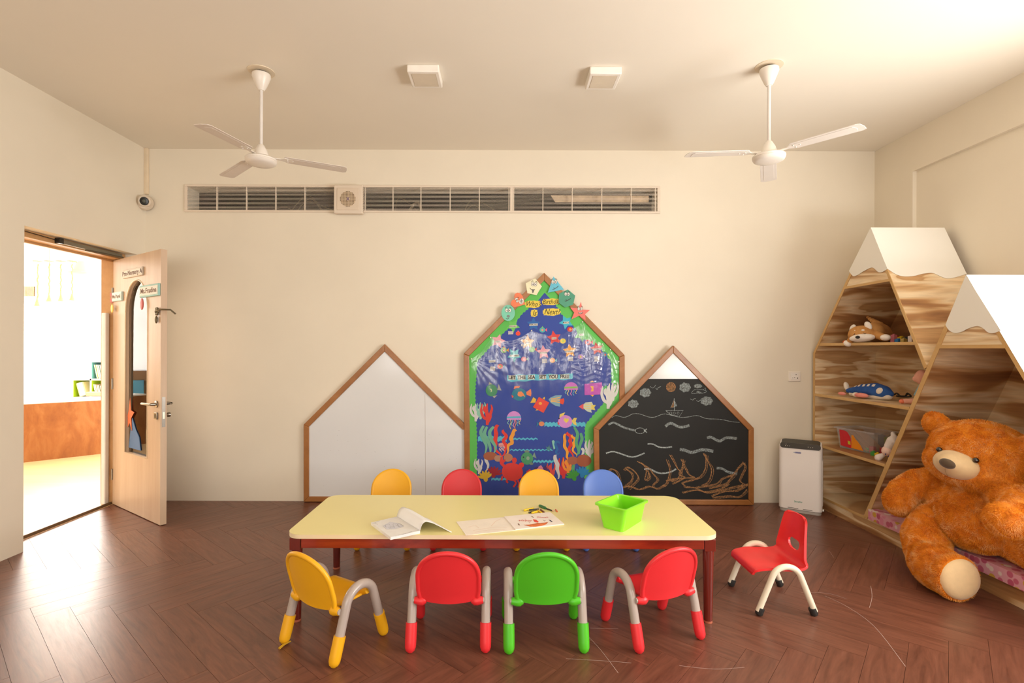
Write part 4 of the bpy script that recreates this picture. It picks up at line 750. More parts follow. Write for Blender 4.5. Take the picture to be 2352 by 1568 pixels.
# shape faces pinned over the frame
yf_ = YBB - 0.004
def face(nm, pts, col, lab, cx_, cy_, sc_=1.0, rot=0.0, mouth='smile', teeth=False):
    """a cut-paper shape with two drawn eyes and a mouth; coordinates in the enlarged crop"""
    q = lambda x, y: (1150 + x / 8.709, 620 + y / 8.709)
    b = MB().prism([onY(*q(*p), yf_) for p in pts], (0, 0.0012, 0)).build(nm, plain(col, 0.45, var=0.06, vs=12), bb, smooth=0, label=lab)
    def loc(u, v):
        c, s = math.cos(rot), math.sin(rot); return q(cx_ + (u * c - v * s) * sc_, cy_ + (u * s + v * c) * sc_)
    def d(nm_, pts_, c_l, y): MB().prism([onY(*loc(*p), y) for p in pts_], (0, 0.0004, 0)).build(nm_, plain(c_l, 0.6, var=0), b, smooth=0)
    for s in (-1, 1):
        d('eye_outline', ellp(s * 30, 0, 32, 42), '#3a3632', yf_ - 0.0005); d('eye_white', ellp(s * 30, 0, 26, 36), '#efe9e0', yf_ - 0.0008); d('pupil', ellp(s * 24, 4, 9, 15), '#26221e', yf_ - 0.0011)
    def st(pts_, wd): MB().ribbon(bez([onY(*loc(*p), yf_ - 0.0006) for p in pts_], 6), wd * yf_ / F, (0, -1, 0), 0).build('drawn_line', plain('#3a3632', 0.6, var=0), b, smooth=0)
    if mouth == 'smile': st([(-25, 128), (15, 138), (60, 112), (85, 88)], 1.3); st([(-45, 150), (-20, 165), (0, 150)], 1.1)
    if mouth == 'grin': d('mouth', [(-50, 80), (0, 92), (75, 72), (60, 105), (10, 122), (-35, 112)], '#3a3632', yf_ - 0.0005); d('teeth', [(-38, 88), (0, 98), (62, 82), (48, 98), (8, 108), (-28, 104)], '#efe9e0', yf_ - 0.0008)
    if mouth == 'open': st([(-80, 90), (-30, 125), (30, 105)], 1.1); d('mouth', [(-40, 110), (25, 115), (8, 180), (-12, 190)], '#77716a', yf_ - 0.0005)
    if mouth == 'round': d('mouth', ellp(5, 118, 35, 26), '#7f8f86', yf_ - 0.0005); st([(-40, 165), (-5, 172), (20, 150)], 1.0)
    if teeth:
        d('mouth', ellp(95, 10, 46, 60, .3), '#3a3632', yf_ - 0.0005); d('teeth', ellp(95, 10, 40, 54, .3), '#efe9e0', yf_ - 0.0008)
        for v in (-22, 2, 26): st([(60, v), (130, v + 12)], 0.6)
        st([(95, -42), (95, 62)], 0.6)
    for s in (-1, 1): st([(s * 62, -48 + 10), (s * 42, -64), (s * 20, -58)], 1.0)
face('paper_face_shape', [(502, 262), (692, 168), (824, 326), (718, 502), (532, 462)], '#efe8c2', 'cream paper pentagon with a drawn laughing face', 668, 282, .95, .12, 'open')
face('paper_face_shape', [(1055, 128), (1265, 388), (942, 452)], '#66c0d8', 'pale blue paper triangle with a drawn smiling face', 1070, 236, .95, -.05, 'smile')
hp = [(340 + p[0], 600 + p[1]) for p in [(150, 85), (40, 120), (-75, 145), (-130, 95), (-135, 40), (-105, 0), (-60, -15), (-70, -70), (-55, -125), (-10, -150), (50, -140), (100, -80)]]
face('paper_face_shape', hp, '#ee7f54', 'orange paper heart with a drawn toothy face', 325, 600, .8, 1.15 - .0, 'none')
face('paper_face_shape', ellp(150, 858, 136, 162), '#7ccfb2', 'mint green paper oval with a drawn surprised face', 150, 805, 1.0, .02, 'round')
face('paper_face_shape', [(1345, 388), (1490, 510), (1452, 690), (1290, 748), (1158, 650), (1168, 470)], '#4c9a7c', 'dark green glossy paper hexagon with a faint drawn face', 1328, 480, .9, .05, 'smile')
face('paper_face_shape', [(1608, 632), (1632, 790), (1788, 796), (1690, 880), (1700, 1010), (1572, 912), (1418, 982), (1470, 850), (1390, 748), (1552, 765)], '#ee766c', 'coral pink paper star with a drawn grinning face', 1588, 775, .85, 0, 'grin')
q_ = lambda x, y: (1150 + x / 8.709, 620 + y / 8.709)
MB().prism([onY(*q_(*p), yf_ - 0.002) for p in ellp(415, 625, 44, 60, .3)], (0, 0.0006, 0)).build('toothy_mouth', plain('#e9e3da', 0.5), bb, smooth=0)
for a_, b_ in (((385, 600), (448, 610)), ((380, 628), (450, 638)), ((388, 655), (440, 662)), ((415, 570), (408, 682))): MB().ribbon([onY(*q_(*a_), yf_ - 0.0025), onY(*q_(*b_), yf_ - 0.0025)], 0.003, (0, -1, 0), 0).build('drawn_line', plain('#3a3632', 0.6, var=0), bb, smooth=0)

# ---- clear plastic film pinned over the poster, gathered at its pins
k = NT('plastic_film'); tr = k.n('ShaderNodeBsdfTransparent'); tr.inputs[0].default_value = (0.97, 0.97, 0.98, 1)
gl = k.n('ShaderNodeBsdfGlossy'); gl.inputs['Roughness'].default_value = 0.12; gl.inputs['Color'].default_value = (1, 1, 1, 1)
df = k.n('ShaderNodeBsdfDiffuse'); df.inputs['Color'].default_value = (0.9, 0.9, 0.93, 1)
tcf = k.coord((1, 1, 1)); bp = k.n('ShaderNodeBump', Strength=0.5, Distance=0.004, Height=k.noise(k.coord((26, 1, 5)), 1.6, 4, 0.65, 1.0)); k.t.links.new(bp.outputs[0], gl.inputs['Normal'])
lw = k.n('ShaderNodeLayerWeight', Blend=0.35); k.t.links.new(bp.outputs[0], lw.inputs['Normal'])
m1 = k.n('ShaderNodeMixShader'); m1.inputs[0].default_value = 0.35; k.t.links.new(gl.outputs[0], m1.inputs[1]); k.t.links.new(df.outputs[0], m1.inputs[2])
hz0 = k.ramp(k.noise(k.coord((5, 1, 2.2)), 1.1, 4, 0.6, 1.4), [(0.45, (0.02,) * 3), (0.72, (0.28,) * 3)])
sx_ = k.n('ShaderNodeSeparateXYZ', Vector=k.coord()); mrz = k.n('ShaderNodeMapRange', Value=sx_.outputs[2]); mrz.inputs[1].default_value = 0.92; mrz.inputs[2].default_value = 1.16; mrz.inputs[3].default_value = 0.10; mrz.inputs[4].default_value = 1.0
haze = k.n('ShaderNodeMath', _operation='MULTIPLY', i0=hz0, i1=mrz.outputs[0]).outputs[0]
ad = k.n('ShaderNodeMath', _operation='MULTIPLY_ADD', i0=lw.outputs['Facing'], i1=0.42, i2=haze)
m2 = k.n('ShaderNodeMixShader'); k.set(m2.inputs[0], ad.outputs[0]); k.t.links.new(tr.outputs[0], m2.inputs[1]); k.t.links.new(m1.outputs[0], m2.inputs[2]); k.t.links.new(m2.outputs[0], k.out.inputs[0])
M_FILM = k.m
pins = [(1083, 824), (1127, 775), (1221, 759), (1338, 739), (1384, 790), (1402, 803), (1421, 830)]
def topy(x):
    for (x0, y0), (x1, y1) in zip(pins, pins[1:]):
        if x <= x1:
            t = max(0, (x - x0) / (x1 - x0)); sag = 0.16 * (x1 - x0) * math.sin(PI * t); return y0 + (y1 - y0) * t + sag
    return pins[-1][1]
def film(u, v):
    px = 1083 + u * 338; t = topy(px); py = t + (1150 - t) * v
    d = 0.0
    for i, (x0, y0) in enumerate(pins):
        dx, dy = px - x0, py - y0; r_ = math.hypot(dx, dy) + 1e-3; a = math.atan2(dx, max(dy, 1e-3))
        d += 0.0016 * math.exp(-r_ / 75) * math.cos(a * (26 + 5 * (i % 3)) + i) * min(1, r_ / 12)
    d += 0.0012 * math.sin(px * .19 + 1.3 * math.sin(py * .021)) * math.exp(-((py - 860) / 120) ** 2) + 0.0006 * math.sin(px * .43 + py * .05)
    if px > 1315: d += 0.0012 * math.sin(py * .55 + 2 * math.sin(px * .13)) * math.exp(-((py - 850) / 40) ** 2)
    return onY(px, py, yb_ - 0.0092 - d - 0.0015)
MB().grid(film, 190, 150).build('plastic_film', M_FILM, bb, smooth=180, label='clear crinkled plastic film hanging over the poster')
for x, y in pins: MB().ell(onY(x, y, yb_ - 0.012), (0.006, 0.003, 0.006), u=8, v=6).build('push_pin', plain('#e8e4da', 0.3), bb)
# ---------------------------------------------------------------- table
M_TOP = plain('#efe29c', 0.32, var=0.015, vs=2, name='yellow_laminate')
M_TEDGE = plain('#efdcb8', 0.5, var=0.03)
k = NT('stained_wood'); v = k.coord((2, 10, 10)); k.set(k.b.inputs['Base Color'], k.ramp(k.noise(v, 1.2, 4, 0.6, 1.0), [(0.3, '#6e1d12'), (0.55, '#8f2c18'), (0.75, '#a23c1c')])); k.b.inputs['Roughness'].default_value = 0.3; k.b.inputs['Coat Weight'].default_value = 0.4; M_RED = k.m
k = NT('dark_stained_leg'); v = k.coord((8, 8, 2)); k.set(k.b.inputs['Base Color'], k.ramp(k.noise(v, 1.2, 4, 0.6, 1.0), [(0.3, '#541712'), (0.7, '#7c2617')])); k.b.inputs['Roughness'].default_value = 0.28; k.b.inputs['Coat Weight'].default_value = 0.4; M_LEG = k.m
ZT = 0.424; TX0, TX1, TY0, TY1 = -1.030, 1.026, 2.418, 3.074
def table():
    cx_, cy_ = (TX0 + TX1) / 2, (TY0 + TY1) / 2
    r = thing('activity_table', 'long low table with pale yellow top and red-brown wooden legs', 'table', (cx_, cy_, 0))
    out = rrect(TX1 - TX0, TY1 - TY0, 0.072, 8)
    MB().prism([(x, y, ZT - 0.0015) for x, y in out], (0, 0, 0.0015)).build('tabletop', M_TOP, r, smooth=0)
    MB().prism([(x, y, ZT - 0.021) for x, y in rrect(TX1 - TX0, TY1 - TY0, 0.072, 8)], (0, 0, 0.0193)).build('edge_band', M_TEDGE, r, smooth=60)
    hx, hy = 1.000, (TY1 - TY0) / 2 - 0.018; z0, z1 = 0.357, 0.4025
    for s in (-1, 1):
        MB().b2((-hx + 0.048, s * hy - 0.011, z0), (hx - 0.048, s * hy + 0.011, z1)).build('apron', M_RED, r, smooth=0, bev=0.002)
        MB().b2((s * hx - 0.011, -hy + 0.048, z0), (s * hx + 0.011, hy - 0.048, z1)).build('apron', M_RED, r, smooth=0, bev=0.002)
        for t in (-1, 1):
            lx, ly = s * (hx - 0.018), t * (hy - 0.018)
            l = MB().b2((lx - 0.026, ly - 0.026, 0.345), (lx + 0.026, ly + 0.026, z1)).lathe([(0.019, 0.0), (0.0195, 0.006), (0.0255, 0.345)], (lx, ly, 0), 24).build('leg', M_LEG, r, bev=0.0015)
            MB().lathe([(0.0192, 0.0), (0.0202, 0.001), (0.0202, 0.010), (0.0192, 0.011)], (lx, ly, 0), 20).build('leg_cap', plain('#b5674a', 0.4), l)
table()

# ---------------------------------------------------------------- small chairs with grey arch legs
M_GREY = plain('#b3a49b', 0.28, var=0.03, coat=0.2, name='grey_tube')
def kid_chair(col, lab, x, y, rz, dk=None):
    r = thing('toddler_chair', lab, 'chair', (x, y, 0), rz, 'small chairs around the activity table'); mp = plain(col, 0.38, var=0.02, name='chair_plastic')
    HW, HD, zt = 0.161, 0.145, 0.283; R_ = 0.078
    zc = zt - R_
    prof = []
    # straight leg up to the arc, over, and down again
    ang = math.radians(14)
    a0 = PI - ang * .9
    for i in range(15):
        t = PI - ang * .9 - (PI - 2 * ang * .9) * i / 14; prof.append((R_ * 1.02 * math.cos(t), zc + R_ * math.sin(t)))
    prof = [(-HD + (prof[0][0] + HD) * q, prof[0][1] * q) for q in (.45, .6, .8)] + prof + [(HD - (HD - prof[-1][0]) * q, prof[-1][1] * q) for q in (.8, .6, .45)]
    for s in (-1, 1):
        lg = MB().tube([(s * HW, a_, b_) for a_, b_ in prof], 0.0195, 18).build('leg_arch', M_GREY, r, smooth=60)
        for t in (-1, 1):
            foot = Vector((s * HW, t * HD, 0.0)); dr = Vector((0, -t * (HD - abs(prof[3][0])), prof[3][1])).normalized()
            M = Matrix.Translation(foot) @ dr.to_track_quat('Z', 'Y').to_matrix().to_4x4()
            MB().lathe([(0.001, 0.0005), (0.010, 0.001), (0.012, 0.004), (0.019, 0.009), (0.0235, 0.022), (0.0245, 0.045), (0.0245, 0.118), (0.0200, 0.1185)], n=24, M=M).build('foot_sleeve', mp, lg, smooth=60)
    # back: domed slab, slightly dished, leaning back
    def bk(u, v_, off=0.0):
        w_ = 0.131 * (1.0 if v_ < .45 else math.sqrt(max(0, 1 - ((v_ - .45) / .55) ** 2.3))); w_ = max(w_, 0.004) * (0.93 + 0.07 * min(1, v_ / .2))
        x_ = (u - .5) * 2 * w_; z_ = 0.208 + 0.232 * v_ - (0.010 * (1 - (2 * u - 1) ** 2) if v_ < .02 else 0)
        return Vector((x_, -0.098 - 0.066 * v_ - 0.020 * (1 - (x_ / 0.135) ** 2) + off, z_))
    N = 22; mb = MB(); nu = 18; F_ = []; B_ = []
    vv = [1 - (1 - j / N) ** 1.6 for j in range(N + 1)]
    rings = [[mb.b.verts.new(bk(i / nu, t, 0.007)) for i in range(nu + 1)] for t in vv]; ringb = [[mb.b.verts.new(bk(i / nu, t, -0.007)) for i in range(nu + 1)] for t in vv]
    for R2 in (rings, ringb):
        for j in range(N):
            for i in range(nu): mb.b.faces.new((R2[j][i], R2[j][i + 1], R2[j + 1][i + 1], R2[j + 1][i]))
    for j in range(N):
        for i in (0, nu): mb.b.faces.new((rings[j][i], rings[j + 1][i], ringb[j + 1][i], ringb[j][i]))
    for i in range(nu):
        for j in (0, N): mb.b.faces.new((rings[j][i], rings[j][i + 1], ringb[j][i + 1], ringb[j][i]))
    bo = mb.build('backrest', mp, r, smooth=50)
    edge = [bk(0, t) for t in vv] + [bk(1, t) for t in vv[::-1]]
    MB().tube([e + Vector((0, -0.003, 0)) for e in edge], 0.0105, 10).build('backrest_rim', mp, bo, smooth=60)
    # seat: dished pan with turned-down front
    def st(u, v_):
        w_ = 0.122 + 0.006 * math.sin(PI * v_) - (0.02 * max(0, (v_ - .85) / .15) ** 2)
        y_ = -0.108 + 0.245 * v_; z_ = 0.222 - 0.010 * (1 - (2 * u - 1) ** 2) * math.sin(PI * min(1, v_ * 1.1)) - 0.028 * max(0, (v_ - .78) / .22) ** 2 + 0.012 * max(0, (.15 - v_) / .15)
        return Vector(((u - .5) * 2 * w_, y_, z_))
    s_o = MB().grid(st, 16, 18).build('seat', mp, r, smooth=60); sm = s_o.modifiers.new('s', 'SOLIDIFY'); sm.thickness = 0.012; sm.offset = -1; b = s_o.modifiers.new('b', 'BEVEL'); b.width = 0.004; b.segments = 2; b.angle_limit = math.radians(50)
    for s in (-1, 1):
        MB().tube([(s * 0.098, -0.104, 0.206), (s * 0.112, -0.104, 0.204), (s * 0.126, -0.104, 0.204), (s * 0.150, -0.104, 0.206)], [0.012, 0.020, 0.020, 0.014], 14).build('mounting_lug', mp, s_o, smooth=60)
        MB().tube([(s * 0.100, 0.052, 0.219), (s * 0.114, 0.052, 0.221), (s * 0.128, 0.052, 0.226), (s * 0.150, 0.052, 0.232)], [0.010, 0.016, 0.016, 0.012], 14).build('mounting_lug', mp, s_o, smooth=60)
        MB().tube([(s * 0.140, -0.104, 0.206), (s * 0.155, -0.104, 0.206)], 0.012, 14).build('bracket', M_GREY, s_o, smooth=60)
    return r
YEL, REDC, GRN, BLU = '#f3b21a', '#e02a30', '#52c022', '#5b7fd0'
yc = kid_chair(YEL, 'yellow toddler chair turned askew at the front left corner of the table', -0.752, 2.300, math.radians(-31.5))
kid_chair('#ea3036', 'red toddler chair seen squarely from behind, second from the left in front of the table', -0.236, 2.342, math.radians(0.5))
kid_chair(GRN, 'green toddler chair in front of the table', 0.184, 2.338, math.radians(1.5))
kid_chair('#ea3036', 'red toddler chair turned left at the front right corner of the table', 0.690, 2.387, math.radians(19.5))
kid_chair(YEL, 'yellow toddler chair behind the table in front of the whiteboard', -0.780, 3.45, PI)
kid_chair('#d62a30', 'red toddler chair behind the table, beside the foot of the bulletin board', -0.290, 3.45, PI)
kid_chair(YEL, 'yellow toddler chair behind the table in front of the bulletin board', 0.248, 3.45, PI)
kid_chair(BLU, 'blue toddler chair behind the table beside the chalkboard', 0.696, 3.45, PI)
a = onZ(641, 1489, 0.004); tag(MB().tube([a, a + Vector((0.012, 0.02, 0.006)), a + Vector((0.03, 0.05, 0.004))], [0.006, 0.005, 0.002], 6).build('plastic_scrap', plain('#c99a1c', 0.5)), 'tiny torn yellow plastic scrap on the floor by the yellow chair foot', 'scrap')

# ---------------------------------------------------------------- red shell chair with cream tube legs
def shell_chair():
    r = thing('shell_chair', 'red one-piece shell chair with cream tube legs and black feet, right of the table', 'chair', (1.390, 2.672, 0), PI / 2)
    mc = plain('#efe3ca', 0.3, var=0.02, coat=0.2); ms = plain('#ee2d30', 0.35, var=0.015); mk = plain('#2c2b29', 0.45)
    for s in (-1, 1):
        HD = 0.138; R_ = 0.074; zt = 0.238; zc = zt - R_; prof = []
        for i in range(15):
            t = PI - .32 - (PI - .64) * i / 14; prof.append((R_ * math.cos(t), zc + R_ * math.sin(t)))
        prof = [(-HD, 0.02), ((-HD + prof[0][0]) / 2, (0.02 + prof[0][1]) / 2)] + prof + [((HD + prof[-1][0]) / 2, (0.02 + prof[-1][1]) / 2), (HD, 0.02)]
        lg = MB().tube([(s * 0.155, a_, b_) for a_, b_ in prof], 0.0145, 16).build('leg_arch', mc, r, smooth=60)
        for t in (-1, 1):
            dr = Vector((0, -t * (HD - R_), zc)).normalized(); M = Matrix.Translation((s * 0.155, t * HD, 0.003)) @ dr.to_track_quat('Z', 'Y').to_matrix().to_4x4()
            MB().lathe([(0.001, 0), (0.014, 0), (0.018, 0.006), (0.018, 0.036), (0.0155, 0.037)], n=18, M=M).build('foot_cap', mk, lg, smooth=50)
    # profile (y, z, half width): front lip, pan, bend, back up to the narrower top
    prof = [(0.140, 0.180, 0.118), (0.138, 0.192, 0.124), (0.125, 0.201, 0.132), (0.06, 0.202, 0.142), (0.0, 0.199, 0.146), (-0.06, 0.199, 0.147), (-0.095, 0.205, 0.146), (-0.118, 0.222, 0.143), (-0.127, 0.25, 0.138), (-0.134, 0.30, 0.127), (-0.142, 0.36, 0.115), (-0.151, 0.415, 0.104), (-0.155, 0.436, 0.096), (-0.157, 0.445, 0.080)]
    P = bez([(a_, b_, c) for a_, b_, c in prof], 8); n = len(P); nu = 60
    mb = MB(); V = []
    for i, p in enumerate(P):
        row = []
        for j in range(nu + 1):
            u = (j / nu - .5) * 2; back = max(0, min(1, (p.y - 0.21) / 0.05)); curl = abs(u) ** 3
            row.append(mb.b.verts.new(Vector((u * p.z, p.x + (0.020 * curl) * back - 0.000, p.y + 0.012 * curl * (1 - back) * max(0, min(1, (0.135 - p.x) / 0.07))))))
        V.append(row)
    for i in range(n - 1):
        for j in range(nu):
            c = (V[i][j].co + V[i + 1][j + 1].co) / 2
            if c.y < -0.05 and (abs(c.x) / (0.050 + (c.z - .292) * .35)) ** 3 + (abs(c.z - 0.292) / 0.025) ** 3 < 1: continue
            mb.b.faces.new((V[i][j], V[i + 1][j], V[i + 1][j + 1], V[i][j + 1]))
    bmesh.ops.delete(mb.b, geom=[v_ for v_ in mb.b.verts if not v_.link_faces], context='VERTS')
    for v_ in mb.b.verts:
        c = v_.co
        if c.y < -0.05 and abs(c.x) < 0.075 and 0.25 < c.z < 0.335 and any(len(e_.link_faces) == 1 for e_ in v_.link_edges):
            f_ = ((abs(c.x) / (0.050 + (c.z - .292) * .35)) ** 3 + (abs(c.z - 0.292) / 0.025) ** 3) ** (1 / 3); c.x /= f_; c.z = 0.292 + (c.z - 0.292) / f_
    o = mb.build('seat_shell', ms, r, smooth=60); q = o.modifiers.new('m', 'SMOOTH'); q.iterations = 3; q.factor = 0.5; sm = o.modifiers.new('s', 'SOLIDIFY'); sm.thickness = 0.011; sm.offset = -1; b = o.modifiers.new('b', 'BEVEL'); b.width = 0.004; b.segments = 3; b.angle_limit = math.radians(50)
    sb = o.modifiers.new('u', 'SUBSURF'); sb.levels = 1; sb.render_levels = 1
shell_chair()

# ---------------------------------------------------------------- things on the table
def open_book():
    r = thing('workbook', 'thick open white workbook with one page curling up, on the yellow table', 'book', (0, 0, 0))
    mp = plain('#f2efec', 0.6, var=0.01)
    A, B, C_, D = onZ(852, 1206, ZT), onZ(897, 1240, ZT), onZ(965, 1225, ZT), onZ(912, 1192, ZT)
    up = Vector((0, 0, 0.013))
    MB().prism([A, B, C_, D], up).build('page_block', plain('#efeae6', 0.7), r, smooth=0, bev=0.001)
    MB().prism([p + up + Vector((0, 0, 0.0004)) for p in (A, B, C_, D)], (0, 0, 0.0006)).build('top_page', plain('#e9e6e2', 0.6, var=0.03, vs=30), r, smooth=0)
    zt_ = ZT + 0.0152
    def ln(pts, wd=0.0011, c='#5a564f'): MB().ribbon([onZ(820 + x / 3.459, 1120 + y / 3.459, zt_) for x, y in pts], wd, (0, 0, 1), 0).build('printed_line', plain(c, 0.7, var=0), r, smooth=0)
    MB().prism([onZ(820 + x / 3.459, 1120 + y / 3.459, zt_ - 0.0003) for x, y in [(205, 300), (262, 270), (330, 280), (372, 305), (300, 325), (235, 328)]], (0, 0, 0.0001)).build('printed_tint', plain('#d6d5dd', 0.7, var=0), r, smooth=0)
    for pts in ([(222, 295), (255, 287), (262, 297), (292, 290), (285, 283), (330, 280), (372, 303), (345, 313), (305, 293), (285, 300), (300, 312), (262, 322), (250, 310), (232, 313), (222, 295)], [(318, 290), (345, 285), (362, 300), (335, 307), (318, 290)], [(262, 308), (292, 305), (298, 314), (265, 318), (262, 308)], [(125, 285), (180, 262)], [(140, 280), (165, 290)], [(300, 385), (360, 372), (420, 350), (490, 335)], [(330, 372), (400, 362), (440, 345)]): ln(pts)
    s0, s1 = D + up, C_ + up; ax = Vector((1, 0.1, 0)).normalized()
    def pg(u, v_):
        b_ = s0 + (s1 - s0) * v_; x = u * 0.150; z = 0.052 * math.sin(min(1, u * 3.4) * PI / 2) * (1 - max(0, u - .25) ** 1.15 * 1.55) - 0.012 * u
        return b_ + ax * (x - 0.012 * math.sin(PI * min(1, u * 2.6))) + Vector((0, 0, max(0.001 - 0.013 * u, z * (1.0 - .12 * v_))))
    o = MB().grid(pg, 40, 8).build('curling_page', mp, r, smooth=180); sm = o.modifiers.new('s', 'SOLIDIFY'); sm.thickness = 0.0015
open_book()
def drawing_book():
    r = thing('drawing_book', 'open drawing book with a crayon oil lamp and red letters beside the crayons', 'book', (0, 0, 0))
    L0, L1, C1, C0, R0, R1 = onZ(1048, 1198.5, ZT), onZ(1070, 1229.5, ZT), onZ(1184, 1218, ZT), onZ(1158, 1188, ZT), onZ(1264, 1178, ZT), onZ(1296, 1205, ZT)
    MB().prism([L0, L1, C1, C0], (0, 0, 0.0022)).build('left_page', plain('#efe3d4', 0.7, var=0.04, vs=12), r, smooth=0)
    MB().prism([C0, C1, R1, R0], (0, 0, 0.0060)).build('right_page', plain('#f0e4da', 0.7, var=0.03, vs=12), r, smooth=0, bev=0.001)
    z = ZT + 0.0064; q = lambda x, y: onZ(1190 + x / 15.68, 1140 + y / 15.68, z)
    def pf(nm, pts, c, dz=0.0): MB().prism([q(*p) + Vector((0, 0, dz)) for p in pts], (0, 0, 0.0002)).build(nm, plain(c, 0.8, var=0.15, vs=120), r, smooth=0)
    def pl(pts, wd, c): MB().ribbon([q(*p) + Vector((0, 0, 0.0003)) for p in pts], wd, (0, 0, 1), 0).build('crayon_line', plain(c, 0.8, var=0), r, smooth=0)
    pf('crayon_lamp', [(200, 1015), (400, 1010), (620, 970), (700, 940), (760, 955), (920, 945), (1085, 918), (1010, 1000), (850, 1050), (640, 1082), (430, 1080), (300, 1045)], '#c96a3a')
    pf('crayon_lamp', [(330, 1035), (640, 1015), (980, 965), (1000, 1000), (850, 1050), (640, 1080), (430, 1078)], '#e27a3c', 0.0003)
    pf('crayon_flame', [(535, 815), (650, 835), (740, 900), (735, 920), (690, 930), (620, 925), (570, 890)], '#e0503a')
    for pts, c in (([(460, 695), (500, 710), (575, 745), (540, 755), (490, 730)], '#8c7466'), ([(890, 830), (930, 870), (960, 880), (995, 850), (985, 870), (950, 885)], '#3e3c4c'), ([(1095, 825), (1180, 855), (1245, 905), (1215, 918), (1150, 880)], '#4a4858'), ([(-10, 960), (20, 970), (75, 1035), (10, 1025)], '#86604a')): pf('crayon_mark', pts, c)
    for pts in ([(0, 850), (60, 880), (110, 840), (140, 850), (180, 810), (220, 830), (250, 800), (300, 860)], [(350, 900), (400, 890), (400, 930), (440, 960)], [(700, 770), (760, 730), (800, 775), (860, 745), (930, 770), (1000, 745), (1020, 760), (1070, 740)]): pl(pts, 0.0018, '#d89088')
    M = Matrix.Translation(onZ(1207, 1195, z + .0003)) @ Matrix.Rotation(0.03, 4, 'Z'); text_mesh('Happy', 0.026, plain('#d8665c', 0.8, var=0), r, M); text_mesh('Diwali', 0.024, plain('#d8847c', 0.8, var=0), r, Matrix.Translation(onZ(1246, 1187.5, z + .0003)))
    zl = ZT + 0.0026
    for pts in ([(1076, 1192 + 18), (1092, 1206), (1100, 1212)], [(1128, 1208), (1138, 1197), (1150, 1191)], [(1086, 1218), (1110, 1214), (1140, 1210), (1165, 1211)], [(1090, 1222), (1120, 1217), (1160, 1215)]): MB().ribbon([onZ(x, y, zl) for x, y in pts], 0.003, (0, 0, 1), 0).build('crayon_line', plain('#e8cdb8', 0.8, var=0), r, smooth=0)
drawing_book()
def crayon(p0, p1, rad, col, lab, tip=None, zoff=0.0):
    a, b = onZ(*p0, ZT), onZ(*p1, ZT); d = (b - a); h = d.length; d.normalize()
    r = thing('crayon', lab, 'crayon', (a.x, a.y, ZT + rad + zoff), math.atan2(d.y, d.x), 'crayons scattered on the table')
    M = Matrix.Rotation(PI / 2, 4, 'Y')
    MB().lathe([(0.001, 0), (rad * .75, 0.001), (rad, rad * .9), (rad, h - rad * 1.1), (rad * .7, h - rad * .2), (0.001, h)], n=14, M=M).build('barrel', plain(col, 0.35, var=0.04), r, smooth=60)
    if tip: MB().lathe([(rad * .6, h - .001), (rad * .3, h + 0.012), (0.001, h + 0.014)], n=10, M=M).build('tip', plain(tip, 0.5), r)
crayon((1203, 1174), (1226, 1169), 0.0058, '#eecb1e', 'long yellow crayon, leftmost of the scattered pile')
crayon((1215, 1174), (1238.5, 1171.5), 0.0042, '#37342c', 'black crayon lying across the pile behind the short yellow one', zoff=0.003)
crayon((1214, 1179), (1233, 1174.5), 0.0042, '#2e2b26', 'black crayon half under the short yellow one')
crayon((1221, 1180), (1235, 1176.5), 0.0058, '#ecc51c', 'short chewed yellow crayon at the front of the pile')
crayon((1245, 1180), (1234.5, 1173.5), 0.0052, '#e8b81a', 'yellow crayon pointing at the drawing book, beside the brown one')
crayon((1250.5, 1179), (1241, 1172), 0.0050, '#7a4218', 'short brown crayon at the right end of the pile')
crayon((1238.5, 1163.5), (1254.5, 1170), 0.0072, '#2e6e3a', 'fat green crayon behind the pile')
crayon((1254.8, 1169), (1268.5, 1174), 0.0036, '#3c3024', 'thin dark crayon with pink tip beside the green one', tip='#eda898')
crayon((1276, 1171), (1280, 1176), 0.0034, '#e2663a', 'tiny orange crayon stub, rightmost and alone')
